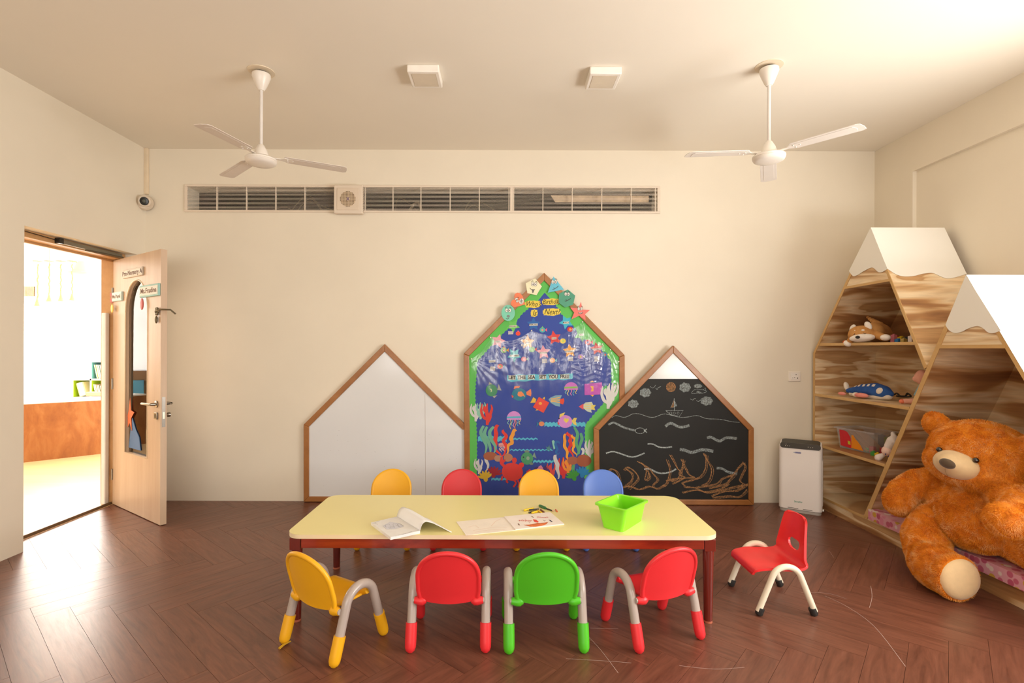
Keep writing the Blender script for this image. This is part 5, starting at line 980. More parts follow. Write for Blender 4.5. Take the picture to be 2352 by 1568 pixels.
def bin_():
    r = thing('storage_bin', 'bright green open plastic bin on the right side of the table', 'bin', (0, 0, 0))
    m_ = plain('#8fe82a', 0.3, var=0.015, sub=0.0); zt_ = 0.525
    Fb, Lb, Rb = onZ(1430.5, 1223, ZT), onZ(1383, 1210.5, ZT), onZ(1476, 1194, ZT); Bb = Lb + Rb - Fb
    Ft, Lt, Rt = onZ(1437, 1174, zt_), onZ(1369, 1158, zt_), onZ(1486, 1152, zt_); Bt = Lt + Rt - Ft
    lo = [Fb, Rb, Bb, Lb]; hi = [Ft, Rt, Bt, Lt]
    def rr(P, f, k_=5):
        out = []
        for i in range(4):
            p, a, b = P[i], P[i - 1], P[(i + 1) % 4]; u = (a - p).normalized() * f; v_ = (b - p).normalized() * f
            for q in range(k_ + 1):
                t = q / k_; out.append(p + u * (1 - t) ** 2 + v_ * t ** 2)
        return out
    cen = lambda P: sum(P, Vector()) / 4
    def ins(P, d): c = cen(P); return [p + (c - p).normalized() * d for p in P]
    mb = MB(); up = Vector((0, 0, 1))
    loops = [rr([p + up * 0.003 for p in ins(lo, .010)], .02), rr([p + up * 0.0005 for p in lo], .022), rr([p + up * .004 for p in lo], .022), rr(hi, .026), rr([p - (cen(hi) - p).normalized() * .016 for p in hi], .030), rr([p - (cen(hi) - p).normalized() * .016 + up * .008 for p in hi], .030), rr([p + up * .009 for p in ins(hi, 0.000)], .026), rr([p + up * .006 for p in ins(hi, .006)], .024), rr([p + up * .008 for p in ins(lo, .006)], .02)]
    vs = [[mb.b.verts.new(p) for p in l] for l in loops]
    for A_, B_ in zip(vs[1:], vs[2:]):
        n = len(A_)
        for i in range(n): mb.b.faces.new((A_[i], A_[(i + 1) % n], B_[(i + 1) % n], B_[i]))
    mb.b.faces.new(vs[1][::-1]); mb.b.faces.new(vs[-1]); bmesh.ops.delete(mb.b, geom=vs[0], context='VERTS')
    mb.build('bin_body', m_, r, smooth=40)
    MB().tube(bez([cen(lo) + Vector((-.03, .02, .012)), cen(lo) + Vector((0, .03, .015)), cen(lo) + Vector((.03, .01, .012))]), 0.0012, 5).build('thread', plain('#7fae3a', 0.6), r)
bin_()

# ---------------------------------------------------------------- air purifier
def purifier():
    A = Vector((2.238, 4.175)); B = Vector((2.492, 4.012)); d = (B - A).normalized(); w_ = (B - A).length; ang = math.atan2(d.y, d.x)
    r = thing('air_purifier', 'tall white air purifier with dark top panel standing by the mountain shelf', 'air purifier', ((A.x + B.x) / 2, (A.y + B.y) / 2, 0), ang)
    m_ = plain('#fbf4ee', 0.35, var=0.01); dp = 0.15
    def ring(z, e=0.0, y0=0.0): return [(x, y + dp / 2 + y0, z) for x, y in rrect(w_ - 2 * e, dp - 2 * e, 0.035, 6)]
    mb = MB(); vs = [[mb.b.verts.new(p) for p in ring(z, e)] for z, e in ((0.022, 0.004), (0.026, 0.0), (0.50, 0.0), (0.528, 0.001))]
    top = ring(0.555, 0.006); top = [(x, y, 0.528 + 0.034 * ((y) / dp)) for x, y, z in top]; vs.append([mb.b.verts.new(p) for p in top])
    for P, Q in zip(vs, vs[1:]):
        n = len(P)
        for i in range(n): mb.b.faces.new((P[i], P[(i + 1) % n], Q[(i + 1) % n], Q[i]))
    mb.b.faces.new(vs[0][::-1]); mb.b.faces.new(vs[-1]); mb.build('body', m_, r, smooth=40)
    MB().prism([(x, y, z - 0.0) for x, y, z in ring(0.0, 0.006)], (0, 0, 0.020)).build('foot_plate', plain('#b9b2aa', 0.5), r, smooth=40)
    pts = [(x * (w_ / 2 - 0.008), y) for x, y in ((-1, 0), (1, 0))]
    MB().prism([(x, -0.0035, z) for x, z in rrect(w_ - 0.020, 0.044, 0.020, 6, 0, 0.533)], (0, 0.006, 0)).build('control_panel', plain('#45443c', 0.25, var=0.05), r, smooth=40)
    MB().prism([(x, y, 0.531 + 0.034 * (y / dp)) for x, y in rrect(w_ - 0.03, dp - 0.03, 0.03, 6, 0, dp / 2)], (0, 0, 0.004)).build('outlet_grille', plain('#3c3b35', 0.35), r, smooth=40)
    for x, z in ((-0.098, 0.541), (-0.088, 0.529), (-0.103, 0.529), (-0.073, 0.529), (0.055, 0.532), (0.070, 0.529), (0.085, 0.531)): MB().lathe([(0.0028, 0), (0.0001, 0.0006)], n=8, M=Matrix.Translation((x, -0.0037, z)) @ Matrix.Rotation(PI / 2, 4, 'X')).build('button_mark', plain('#cfcabc', 0.5), r, smooth=0)
    MB().b2((-0.036, -0.0016, 0.4745), (0.006, 0.0, 0.4855)).build('logo_plate', plain('#3a3f88', 0.5, var=0), r, smooth=0); MB().ell((-0.042, -0.001, 0.480), (0.005, 0.001, 0.005), u=10, v=6).build('logo_emblem', plain('#b8bccb', 0.5), r)
    text_mesh('BLUE STAR', 0.0085, plain('#e8e6ee', 0.5, var=0), r, Matrix.Translation((-0.015, -0.0019, 0.480)) @ Matrix.Rotation(PI / 2, 4, 'X')); text_mesh('SensAir', 0.019, plain('#4d9a80', 0.5, var=0), r, Matrix.Translation((-0.012, -0.0006, 0.088)) @ Matrix.Rotation(PI / 2, 4, 'X'), bold=0.0002)
    MB().b2((w_ / 2 - 0.012, 0.03, 0.07), (w_ / 2 + 0.004, 0.115, 0.43)).build('side_grille', plain('#d5cbc2', 0.4), r, bev=0.004)
    for a_, b_ in ((-0.085, -0.012), (0.02, 0.085)): MB().b2((a_, -0.001, 0.032), (b_, 0.003, 0.036)).build('slot', plain('#6c655d', 0.6), r, smooth=0)
    MB().b2((w_ / 2 + 0.001, 0.02, 0.035), (w_ / 2 + 0.012, 0.032, 0.050)).build('plug', M_WHITE, r, smooth=0, bev=0.002)
purifier()
# ---------------------------------------------------------------- mountain cabinets along the right wall
XF, XK = 2.615, 3.135
def onP(px, py, p0, n):
    d = Vector(ray(px, py)); o = Vector((0, 0, EYE)); n = Vector(n); return o + d * ((Vector(p0) - o).dot(n) / d.dot(n))
def slab2(name, a, b, t, par, x0=XF, x1=XK, inward=1, m=None, bev=0.0, ia=None, ib=None):
    """panel running from a to b in the (y, z) plane, thickness t to one side, depth along x"""
    A, B = Vector(a), Vector(b); d = (B - A).normalized(); n = Vector((-d.y, d.x)) * inward * t
    q = [A, B, Vector(ib) if ib else B + n, Vector(ia) if ia else A + n]; return MB().prism([(x0, p.x, p.y) for p in q], (x1 - x0, 0, 0)).build(name, m or M_CAB, par, smooth=0, bev=bev)
A1 = (3.66, 2.172); S1L, S1R = 1.33, 2.0
L1 = (4.335, 2.172 - (4.335 - 3.66) * S1L); J = (3.171, 1.195)
A2 = (2.903, 1.726); S2L, S2R = 1.987, 1.65; B2 = (2.903 + (1.726 - 0.10) / S2L, 0.10); R2 = (2.903 - (1.726 - 0.10) / S2R, 0.10)
def strip(name, a, b, t, par, inward): return slab2(name, a, b, t, par, XF - 0.004, XF, inward, M_EDGE)
M_SNOW = plain('#f3eee4', 0.35, var=0.012, vs=2, name='white_laminate')
def mountain1():
    r = thing('mountain_shelf', 'tall mountain-shaped wooden shelf with white peak, in the corner beside the air purifier', 'shelf')
    slab2('side_panel', (4.335, 0.10), L1, 0.02, r); I1 = (A1[0], A1[1] - 0.036); slab2('left_slope', L1, A1, 0.02, r, ib=I1); slab2('right_slope', A1, J, 0.02, r, ia=I1)
    MB().prism([(XK - 0.012, y, z) for y, z in [(4.335, 0.10), L1, A1, J, B2]], (0.012, 0, 0)).build('back_panel', M_CAB, r, smooth=0)
    for a, b in (((4.335, 0.10), L1), (L1, A1), (A1, J)): slab2('edging', a, b, 0.022, r, XF - (0.004 if b is L1 else 0.0046), XF, 1, M_EDGE, ia=(A1[0], A1[1] - .04) if a is A1 else None, ib=(A1[0], A1[1] - .04) if b is A1 else None)
    # peak panel above the opening
    zh = 1.785; yl = A1[0] + (A1[1] - zh) / S1L; yr = A1[0] - (A1[1] - zh) / S1R
    MB().prism([(XF - 0.001, y, z) for y, z in [(yl, zh), A1, (yr, zh)]], (0.016, 0, 0)).build('peak_panel', M_CAB, r, smooth=0)
    MB().b2((XF - 0.003, yr, zh - 0.018), (XF + 0.30, yl, zh)).build('header', M_CAB, r, smooth=0); MB().b2((XF - 0.006, yr + 0.01, zh - 0.018), (XF - 0.002, yl - 0.01, zh)).build('edging', M_EDGE, r, smooth=0)
    q = lambda x, y: (1760 + x / 3.137, 500 + y / 3.137)
    w_ = bez([onX(*q(x, y), XF - 0.003) for x, y in [(598, 383), (625, 418), (655, 414), (705, 384), (765, 358), (808, 390), (840, 389), (876, 368)]], 5)
    zs = [(XF - 0.0055, p.y, p.z) for p in w_]; a0 = (XF - 0.0055, A1[0], A1[1])
    MB().prism(zs + [a0], (0.002, 0, 0)).build('snow_cap', M_SNOW, r, smooth=0)
    n = Vector((0, -0.977, 0.489)).normalized(); n = Vector((0, A1[1] - J[1], -(A1[0] - J[0]))).normalized(); n = -n if n.y > 0 else n
    p0 = Vector((XF, A1[0], A1[1])) + n * 0.0015
    w2 = bez([onP(*q(x, y), p0, n) for x, y in [(874, 369), (930, 405), (985, 422), (1060, 420), (1130, 403), (1195, 398), (1240, 415), (1290, 435), (1350, 432), (1440, 406)]], 5)
    w2 = [p for p in w2 if p.x < XK]; w2[0].x = XF - 0.005; w2.append(Vector((XK, w2[-1].y, w2[-1].z)))
    e = w2 + [Vector((XK, A1[0], A1[1])) + n * .0015, Vector((XF - 0.005, A1[0], A1[1])) + n * .0015]
    MB().prism(e, n * 0.0015).build('snow_cap', M_SNOW, r, smooth=0)
    for z in (1.355, 0.935, 0.52):
        ya = min(4.315, A1[0] + (A1[1] - z) / S1L - 0.018); yb2 = max(A1[0] - (A1[1] - z) / S1R + .01, 0) if z > 1.2 else A2[0] + (A2[1] - z) / S2L + 0.012
        o = MB().b2((XF + 0.004, yb2, z - 0.020), (XK - 0.012, ya, z)).build('shelf_board', M_CAB, r, smooth=0)
        MB().b2((XF - 0.001, yb2, z - 0.020), (XF + 0.004, ya, z)).build('edging', M_EDGE, o, smooth=0)
    for a, b, zz in (((4.335, 0.0), (3.70, 0.0), 0.1),): MB().b2((XF, 3.715, 0.0), (XK, 4.335, 0.10)).build('plinth', M_CAB, r, smooth=0); MB().b2((XF - 0.004, 3.715, 0.082), (XF, 4.335, 0.10)).build('edging', M_EDGE, r, smooth=0)
mountain1()
def mountain2():
    r = thing('mountain_nook', 'lower mountain-shaped wooden reading nook with white roof, holding the giant teddy bear', 'cabinet')
    I2 = (A2[0], A2[1] - 0.045); slab2('left_slope', B2, A2, 0.030, r, ib=I2); slab2('right_slope', A2, R2, 0.02, r, ia=I2)
    slab2('edging', B2, A2, 0.036, r, XF - 0.004, XF, 1, M_EDGE, ib=(A2[0], A2[1] - .06)); slab2('edging', A2, R2, 0.022, r, XF - 0.004, XF, 1, M_EDGE, ia=(A2[0], A2[1] - .04))
    MB().prism([(XK - 0.012, y, z) for y, z in [B2, A2, R2]], (0.012, 0, 0)).build('back_panel', M_CAB, r, smooth=0)
    zh = 1.332; yl = A2[0] + (A2[1] - zh) / S2L; yr = A2[0] - (A2[1] - zh) / S2R
    MB().prism([(XF - 0.001, y, z) for y, z in [(yl, zh), A2, (yr, zh)]], (0.016, 0, 0)).build('peak_panel', M_CAB, r, smooth=0)
    MB().b2((XF - 0.003, yr, zh - 0.018), (XF + 0.30, yl, zh)).build('header', M_CAB, r, smooth=0); MB().b2((XF - 0.006, yr + .01, zh - 0.020), (XF - 0.002, yl - .01, zh)).build('edging', M_EDGE, r, smooth=0)
    q = lambda x, y: (1760 + x / 3.137, 500 + y / 3.137)
    w_ = bez([onX(*q(x, y), XF - 0.003) for x, y in [(1293, 772), (1320, 810), (1360, 829), (1410, 821), (1460, 796), (1520, 780), (1560, 792), (1600, 825), (1640, 830), (1693, 812)]], 5)
    MB().prism([(XF - 0.0055, p.y, p.z) for p in w_] + [(XF - 0.0055, A2[0], A2[1])], (0.002, 0, 0)).build('snow_cap', M_SNOW, r, smooth=0)
    n = Vector((0, -S2R, 1.0)).normalized(); pt = lambda x, z: Vector((x, A2[0] - (A2[1] - z) / S2R, z)) + n * 0.0015
    wv = [pt(XF - 0.005 + (XK - XF + .005) * i / 20, 0.95 + 0.05 * math.sin(i * .9)) for i in range(21)]
    MB().prism(wv + [pt(XK, A2[1]), pt(XF - 0.005, A2[1])], n * 0.0015).build('snow_cap', M_SNOW, r, smooth=0)
    MB().b2((XF, R2[0], 0.0), (XK, 3.713, 0.098)).build('plinth', M_CAB, r, smooth=0); 
mountain2()
# floral seat cushion
k = NT('floral_fabric'); vo = k.n('ShaderNodeTexVoronoi', Vector=k.coord((1, 1, 1)), Scale=24.0); vo.inputs['Randomness'].default_value = 0.75
hv = k.n('ShaderNodeSeparateColor', Color=vo.outputs['Color']); cc = k.ramp(hv.outputs[0], [(0.0, '#cf6a84'), (0.28, '#e48fa6'), (0.45, '#d8a848'), (0.62, '#c75f7c'), (0.8, '#f2dcd2'), (0.95, '#e48fa6')]); k.t.nodes[-1].color_ramp.interpolation = 'CONSTANT'
ed = k.ramp(vo.outputs['Distance'], [(0.42, (0, 0, 0)), (0.50, (1, 1, 1))]); mxx = k.n('ShaderNodeMix', _data_type='RGBA'); k.set(mxx.inputs[0], ed); k.t.links.new(cc, mxx.inputs[6]); mxx.inputs[7].default_value = (*L('#e7a7b4'), 1)
v2 = k.n('ShaderNodeTexVoronoi', Vector=k.coord((1, 1, 1)), Scale=9.0); e2 = k.ramp(v2.outputs['Distance'], [(0.13, (1, 1, 1)), (0.17, (0, 0, 0))]); mx2 = k.n('ShaderNodeMix', _data_type='RGBA'); k.set(mx2.inputs[0], e2); k.t.links.new(mxx.outputs[2], mx2.inputs[6]); mx2.inputs[7].default_value = (*L('#f4ecd6'), 1)
k.set(k.b.inputs['Base Color'], mx2.outputs[2]); k.b.inputs['Roughness'].default_value = 0.35; k.b.inputs['Coat Weight'].default_value = 0.25; k.bump(k.noise(k.coord(), 7, 3), 0.5, 0.01); M_FLORAL = k.m
cu = thing('seat_cushion', 'long pink floral seat cushion lying in the mountain nook under the teddy bear', 'cushion', (0, 0, 0))
mb = MB(); mb.b2((XF - 0.018, 1.95, 0.1), (3.10, 3.655, 0.172)); bmesh.ops.subdivide_edges(mb.b, edges=[e for e in mb.b.edges], cuts=5, use_grid_fill=True)
for v_ in mb.b.verts: v_.co.z = max(0.1, v_.co.z - (0.006 * (1 + math.sin(v_.co.y * 6.0 + 1)) if v_.co.z > .16 else 0))
mb.build('cushion_body', M_FLORAL, cu, bev=0.024, seg=4)

# ---------------------------------------------------------------- plush helpers
def fur_mat(name, stops, ns=9, sheen=0.35):
    k = NT(name); k.set(k.b.inputs['Base Color'], k.ramp(k.noise(k.coord(), ns, 5, 0.65, 0.8), stops)); k.b.inputs['Roughness'].default_value = 0.85; k.b.inputs['Specular IOR Level'].default_value = 0.15
    k.b.inputs['Sheen Weight'].default_value = sheen; k.b.inputs['Sheen Roughness'].default_value = 0.4; k.b.inputs['Sheen Tint'].default_value = (*L('#f0b070'), 1); k.bump(k.noise(k.coord(), 110, 3), 0.5, 0.004); return k.m
def fur(me, count, length, width, m, par, seed=1, down=0.5, name='fur', skip=None):
    rng = np.random.default_rng(seed); me.calc_loop_triangles(); nt = len(me.loop_triangles)
    tri = np.empty(nt * 3, np.int32); me.loop_triangles.foreach_get('vertices', tri); tri = tri.reshape(-1, 3)
    co = np.empty(len(me.vertices) * 3, np.float32); me.vertices.foreach_get('co', co); co = co.reshape(-1, 3)
    a, b, c = co[tri[:, 0]], co[tri[:, 1]], co[tri[:, 2]]; nr = np.cross(b - a, c - a); ar = np.linalg.norm(nr, axis=1); nr /= ar[:, None] + 1e-12
    ix = rng.choice(nt, count, p=ar / ar.sum()); u = rng.random((count, 1)); v = rng.random((count, 1)); f = (u + v) > 1; u = np.where(f, 1 - u, u); v = np.where(f, 1 - v, v)
    p = a[ix] + (b - a)[ix] * u + (c - a)[ix] * v; n = nr[ix]
    if skip is not None: kp = ~skip(p); p, n = p[kp], n[kp]; count = len(p)
    # tufts: neighbouring hairs share a lean
    w = np.stack([np.sin(p[:, 0] * 61 + 3 * np.sin(p[:, 1] * 47)), np.sin(p[:, 1] * 67 + 3 * np.sin(p[:, 2] * 53)), np.sin(p[:, 2] * 59 + 3 * np.sin(p[:, 0] * 43))], 1)
    d = n * 0.75 + np.array([-.1, 0, -down]) + w * 0.38 + rng.normal(0, .22, (count, 3)); d /= np.linalg.norm(d, axis=1)[:, None]
    s = np.cross(d, rng.normal(0, 1, (count, 3))); s /= np.linalg.norm(s, axis=1)[:, None]; ln = length * rng.uniform(.6, 1.25, (count, 1))
    V = np.empty((count, 3, 3), np.float32); V[:, 0] = p - n * .001 - s * width / 2; V[:, 1] = p - n * .001 + s * width / 2; V[:, 2] = p + d * ln
    m2 = bpy.data.meshes.new(name); m2.vertices.add(count * 3); m2.vertices.foreach_set('co', V.ravel()); m2.loops.add(count * 3); m2.loops.foreach_set('vertex_index', np.arange(count * 3, dtype=np.int32))
    m2.polygons.add(count); m2.polygons.foreach_set('loop_start', np.arange(0, count * 3, 3, dtype=np.int32)); m2.polygons.foreach_set('loop_total', np.full(count, 3, np.int32)); m2.update(); m2.validate()
    m2.materials.append(m); o = bpy.data.objects.new(name, m2); COL.objects.link(o); o.parent = par; o['kind'] = 'stuff'; return o
def chain(mb, pts, n=9):
    """row of balls along a path: (x, y, z, r)"""
    P = [Vector(p) for p in pts]
    for a, b in zip(P, P[1:]):
        for i in range(n + 1):
            c = a.lerp(b, i / n); mb.ell(c[:3], (c[3],) * 3, u=16, v=10)

# ---------------------------------------------------------------- giant teddy bear
def bear():
    r = thing('teddy_bear', 'giant orange-brown teddy bear slumped in the mountain nook with one foot on the floor', 'teddy bear', (0, 0, 0))
    hc = Vector((2.70, 2.905, 0.712)); hz = math.radians(18)   # head turned a little towards the room
    HM = Matrix.Translation(hc) @ Matrix.Rotation(hz, 4, 'Z') @ Matrix.Rotation(math.radians(8), 4, 'X')
    h = lambda x, y, z: tuple(HM @ Vector((x, y, z)))
    mb = MB(); RH = HM.to_3x3()
    mb.ell(hc, (0.205, 0.245, 0.190), RH, 40, 24); mb.ell(h(-0.06, 0.0, -0.07), (0.16, 0.235, 0.125), RH, 32, 20)
    mb.ell((2.73, 2.955, 0.385), (0.205, 0.265, 0.215), None, 40, 24); mb.ell((2.66, 2.90, 0.32), (0.155, 0.215, 0.145), None, 32, 20); mb.ell((2.76, 2.93, 0.52), (0.16, 0.22, 0.12), None, 32, 20)
    chain(mb, [(2.70, 3.09, 0.52, .085), (2.60, 3.20, 0.475, .088), (2.53, 3.235, 0.41, .088), (2.50, 3.235, 0.350, .092)])
    chain(mb, [(2.66, 2.70, 0.52, .095), (2.60, 2.575, 0.52, .095), (2.53, 2.51, 0.485, .092), (2.475, 2.525, 0.470, .088)])
    mb.ell(h(-0.02, 0.232, 0.112), (0.040, 0.080, 0.072), RH @ Matrix.Rotation(.5, 3, 'X'), 24, 16); mb.ell(h(-0.02, -0.225, 0.112), (0.040, 0.080, 0.072), RH @ Matrix.Rotation(-.5, 3, 'X'), 24, 16)
    body = remeshed(mb, 0.0105, 7); M_BF = fur_mat('bear_plush', [(0.28, '#cc6a0e'), (0.5, '#e08420'), (0.68, '#f2a552')], 5); M_BD = fur_mat('bear_hair', [(0.25, '#d0700e'), (0.48, '#f49a30'), (0.66, '#ffc680')], 11, .5)
    body.polygons.foreach_set('use_smooth', np.ones(len(body.polygons), bool)); o = link('body', body, M_BF, r, smooth=0); body.polygons.foreach_set('use_smooth', np.ones(len(body.polygons), bool))
    # legs are sewn on separately, so creases show at the joints
    mb = MB(); chain(mb, [(2.69, 3.07, 0.285, .112), (2.60, 3.085, 0.262, .122), (2.50, 3.04, 0.195, .118), (2.43, 2.94, 0.150, .108), (2.395, 2.885, 0.130, .098)])
    lt = remeshed(mb, 0.0105, 6); lt.polygons.foreach_set('use_smooth', np.ones(len(lt.polygons), bool)); link('thigh', lt, M_BF, r, smooth=0); lt.polygons.foreach_set('use_smooth', np.ones(len(lt.polygons), bool))
    mb = MB(); chain(mb, [(2.385, 2.865, 0.122, .106), (2.365, 2.80, 0.121, .116), (2.36, 2.755, 0.119, .112)]); fa = Vector((2.36, 2.665, 0.119)); fd = Vector((0.06, -1, 0.06)).normalized()
    FM = Matrix.Translation(fa) @ fd.to_track_quat('Z', 'Y').to_matrix().to_4x4(); mb.lathe([(0.001, -0.06), (0.104, -0.06), (0.112, -0.02), (0.110, 0.012), (0.098, 0.022), (0.001, 0.024)], n=36, M=FM)
    ft = remeshed(mb, 0.0100, 5); link('foot', ft, M_BF, r, smooth=0); ft.polygons.foreach_set('use_smooth', np.ones(len(ft.polygons), bool))
    sole_c = FM @ Vector((0, 0, 0.022))
    M_TAN = plain('#e6c594', 0.8, var=0.04, vs=30, sheen=0.3, bump=0.25, bs=240, name='tan_felt')
    MB().lathe([(0.109, -0.020), (0.106, 0.0), (0.094, 0.014), (0.070, 0.023), (0.04, 0.028), (0.001, 0.030)], n=36, M=FM @ Matrix.Translation((0, 0, 0.016)) @ Matrix.Diagonal((1.0, 0.97, 1, 1))).build('foot_pad', M_TAN, r, smooth=70)
    mb = MB(); chain(mb, [(2.74, 2.82, 0.30, .11), (2.74, 2.66, 0.288, .115), (2.71, 2.50, 0.28, .112), (2.68, 2.32, 0.275, .108), (2.66, 2.22, 0.28, .12)])
    rt = remeshed(mb, 0.0125, 5); link('leg', rt, M_BF, r, smooth=0); rt.polygons.foreach_set('use_smooth', np.ones(len(rt.polygons), bool))
    # face
    mc = Vector(h(-0.190, 0.0, -0.046))
    MZ = Matrix.Translation(mc) @ RH.to_4x4(); mb = MB(); mb.ell((-0.0, 0, 0), (0.082, 0.112, 0.078), None, 36, 22); mb.ell((-0.02, 0.0, 0.010), (0.078, 0.080, 0.060), None, 28, 18)
    mz = remeshed(mb, 0.007, 5); mz.transform(MZ); link('muzzle', mz, M_TAN, r, smooth=0); mz.polygons.foreach_set('use_smooth', np.ones(len(mz.polygons), bool))
    nz = Vector(h(-0.280, -0.006, -0.032)); MB().ell(nz, (0.018, 0.040, 0.028), RH @ Matrix.Rotation(-.25, 3, 'Y'), 24, 14).build('nose', plain('#5a4630', 0.75, var=0.1, vs=60, sheen=0.4), r, smooth=180)
    MB().tube(bez([h(-0.290, -0.006, -0.058), h(-0.280, -0.006, -0.082), h(-0.255, -0.006, -0.108)], 5), 0.0016, 6).build('mouth_seam', plain('#9c7a52', 0.8), r)
    for s, yy in ((1, 0.088), (-1, -0.090)):
        e = Vector(h(-0.203, yy, 0.012)); MB().ell(e, (0.014, 0.015, 0.015), RH, 20, 14).build('eye', plain('#1a1410', 0.06, var=0, coat=1.0), r, smooth=180)
    # short pile
    mzi = np.array(mc); 
    def near_muzzle(p):
        q = (p - np.array(mc)) @ np.array(RH); return ((q[:, 0] / 0.080) ** 2 + (q[:, 1] / .110) ** 2 + (q[:, 2] / .079) ** 2) < 1.0
    fur(body, 190000, 0.012, 0.0022, M_BD, r, 3, skip=near_muzzle); fur(lt, 52000, 0.012, 0.0022, M_BD, r, 4); fur(rt, 34000, 0.012, 0.0022, M_BD, r, 6)
    sc0 = np.array(sole_c); fdn = np.array(fd)
    fur(ft, 42000, 0.012, 0.0022, M_BD, r, 5, down=.15, skip=lambda p: ((p - sc0) @ fdn) > -0.012)
bear()

# ---------------------------------------------------------------- soft toys and boxes on the shelves
def E(px, py, X): return onX(px, py, X)
def dog():
    r = thing('plush_dog', 'tan and white sleeping plush dog draped over the top shelf edge', 'plush toy', (0, 0, 0))
    mt = fur_mat('dog_plush', [(0.3, '#b87c42'), (0.7, '#d09a5c')], 12, .3); mw = fur_mat('white_plush', [(0.3, '#efe2d4'), (0.7, '#f8f0e6')], 12, .2)
    q = lambda x, y, X: E(1910 + x / 10.226, 700 + y / 10.226, X)
    hd = q(710, 665, 2.66); mb = MB(); Rz = Matrix.Rotation(math.radians(35), 3, 'Z'); mb.ell(hd, (0.065, 0.088, 0.058), Rz); mb.ell(hd + Vector((0, 0, -.012)), (0.070, 0.092, 0.045), Rz)
    b0 = q(1000, 620, 2.74); b1 = q(1250, 680, 2.93)
    b0.z = 1.435; b1.z = 1.415; chain(mb, [(*b0, .072), (*(b0.lerp(b1, .5)), .078), (*b1, .055)], 6)
    t = q(850, 330, 2.84); chain(mb, [(*(b0 + Vector((.06, .03, .05))), .03), (t.x, t.y, t.z + 0.012, .012)], 5)
    a0 = q(1060, 700, 2.70); a1 = q(1200, 755, 2.69); chain(mb, [(*a0, .030), (*a1, .026)], 5); c0 = q(500, 790, 2.64); c1 = q(440, 840, 2.615); chain(mb, [(*c0, .026), (*c1, .023)], 4)
    me = remeshed(mb, 0.006, 4); me.polygons.foreach_set('use_smooth', np.ones(len(me.polygons), bool)); link('body', me, mt, r, smooth=0); me.polygons.foreach_set('use_smooth', np.ones(len(me.polygons), bool))
    MB().ell(q(1265, 765, 2.685), (0.030, 0.034, 0.023)).build('paw', mw, r, smooth=180); MB().ell(q(375, 905, 2.605), (0.025, 0.032, 0.022), Matrix.Rotation(.5, 3, 'X')).build('paw', mw, r, smooth=180)
    MB().ell(q(720, 775, 2.625), (0.050, 0.083, 0.030), Rz @ Matrix.Rotation(-.08, 3, 'X')).build('muzzle', mw, r, smooth=180)
    for x, y, s in ((500, 560, .35), (860, 490, -.5)): MB().ell(q(x, y, 2.67), (0.012, 0.022, 0.034), Rz @ Matrix.Rotation(s, 3, 'X')).build('ear', mw, r, smooth=180)
    MB().ell(q(612, 758, 2.565), (0.012, 0.015, 0.011), Rz).build('nose', plain('#1e1a18', 0.4), r, smooth=180)
    for x, y in ((563, 605), (738, 592)): MB().ell(q(x, y, 2.605), (0.006, 0.011, 0.006), Rz).build('brow_spot', mw, r, smooth=180)
    for pts in ([(508, 700), (528, 700), (545, 672)], [(748, 655), (775, 678), (810, 672)], [(590, 790), (555, 800), (572, 830)]): MB().tube(bez([q(x, y, 2.590 if x < 700 else 2.60) for x, y in pts], 5), 0.0018, 6).build('stitched_line', plain('#2a1e16', 0.6), r)
dog()
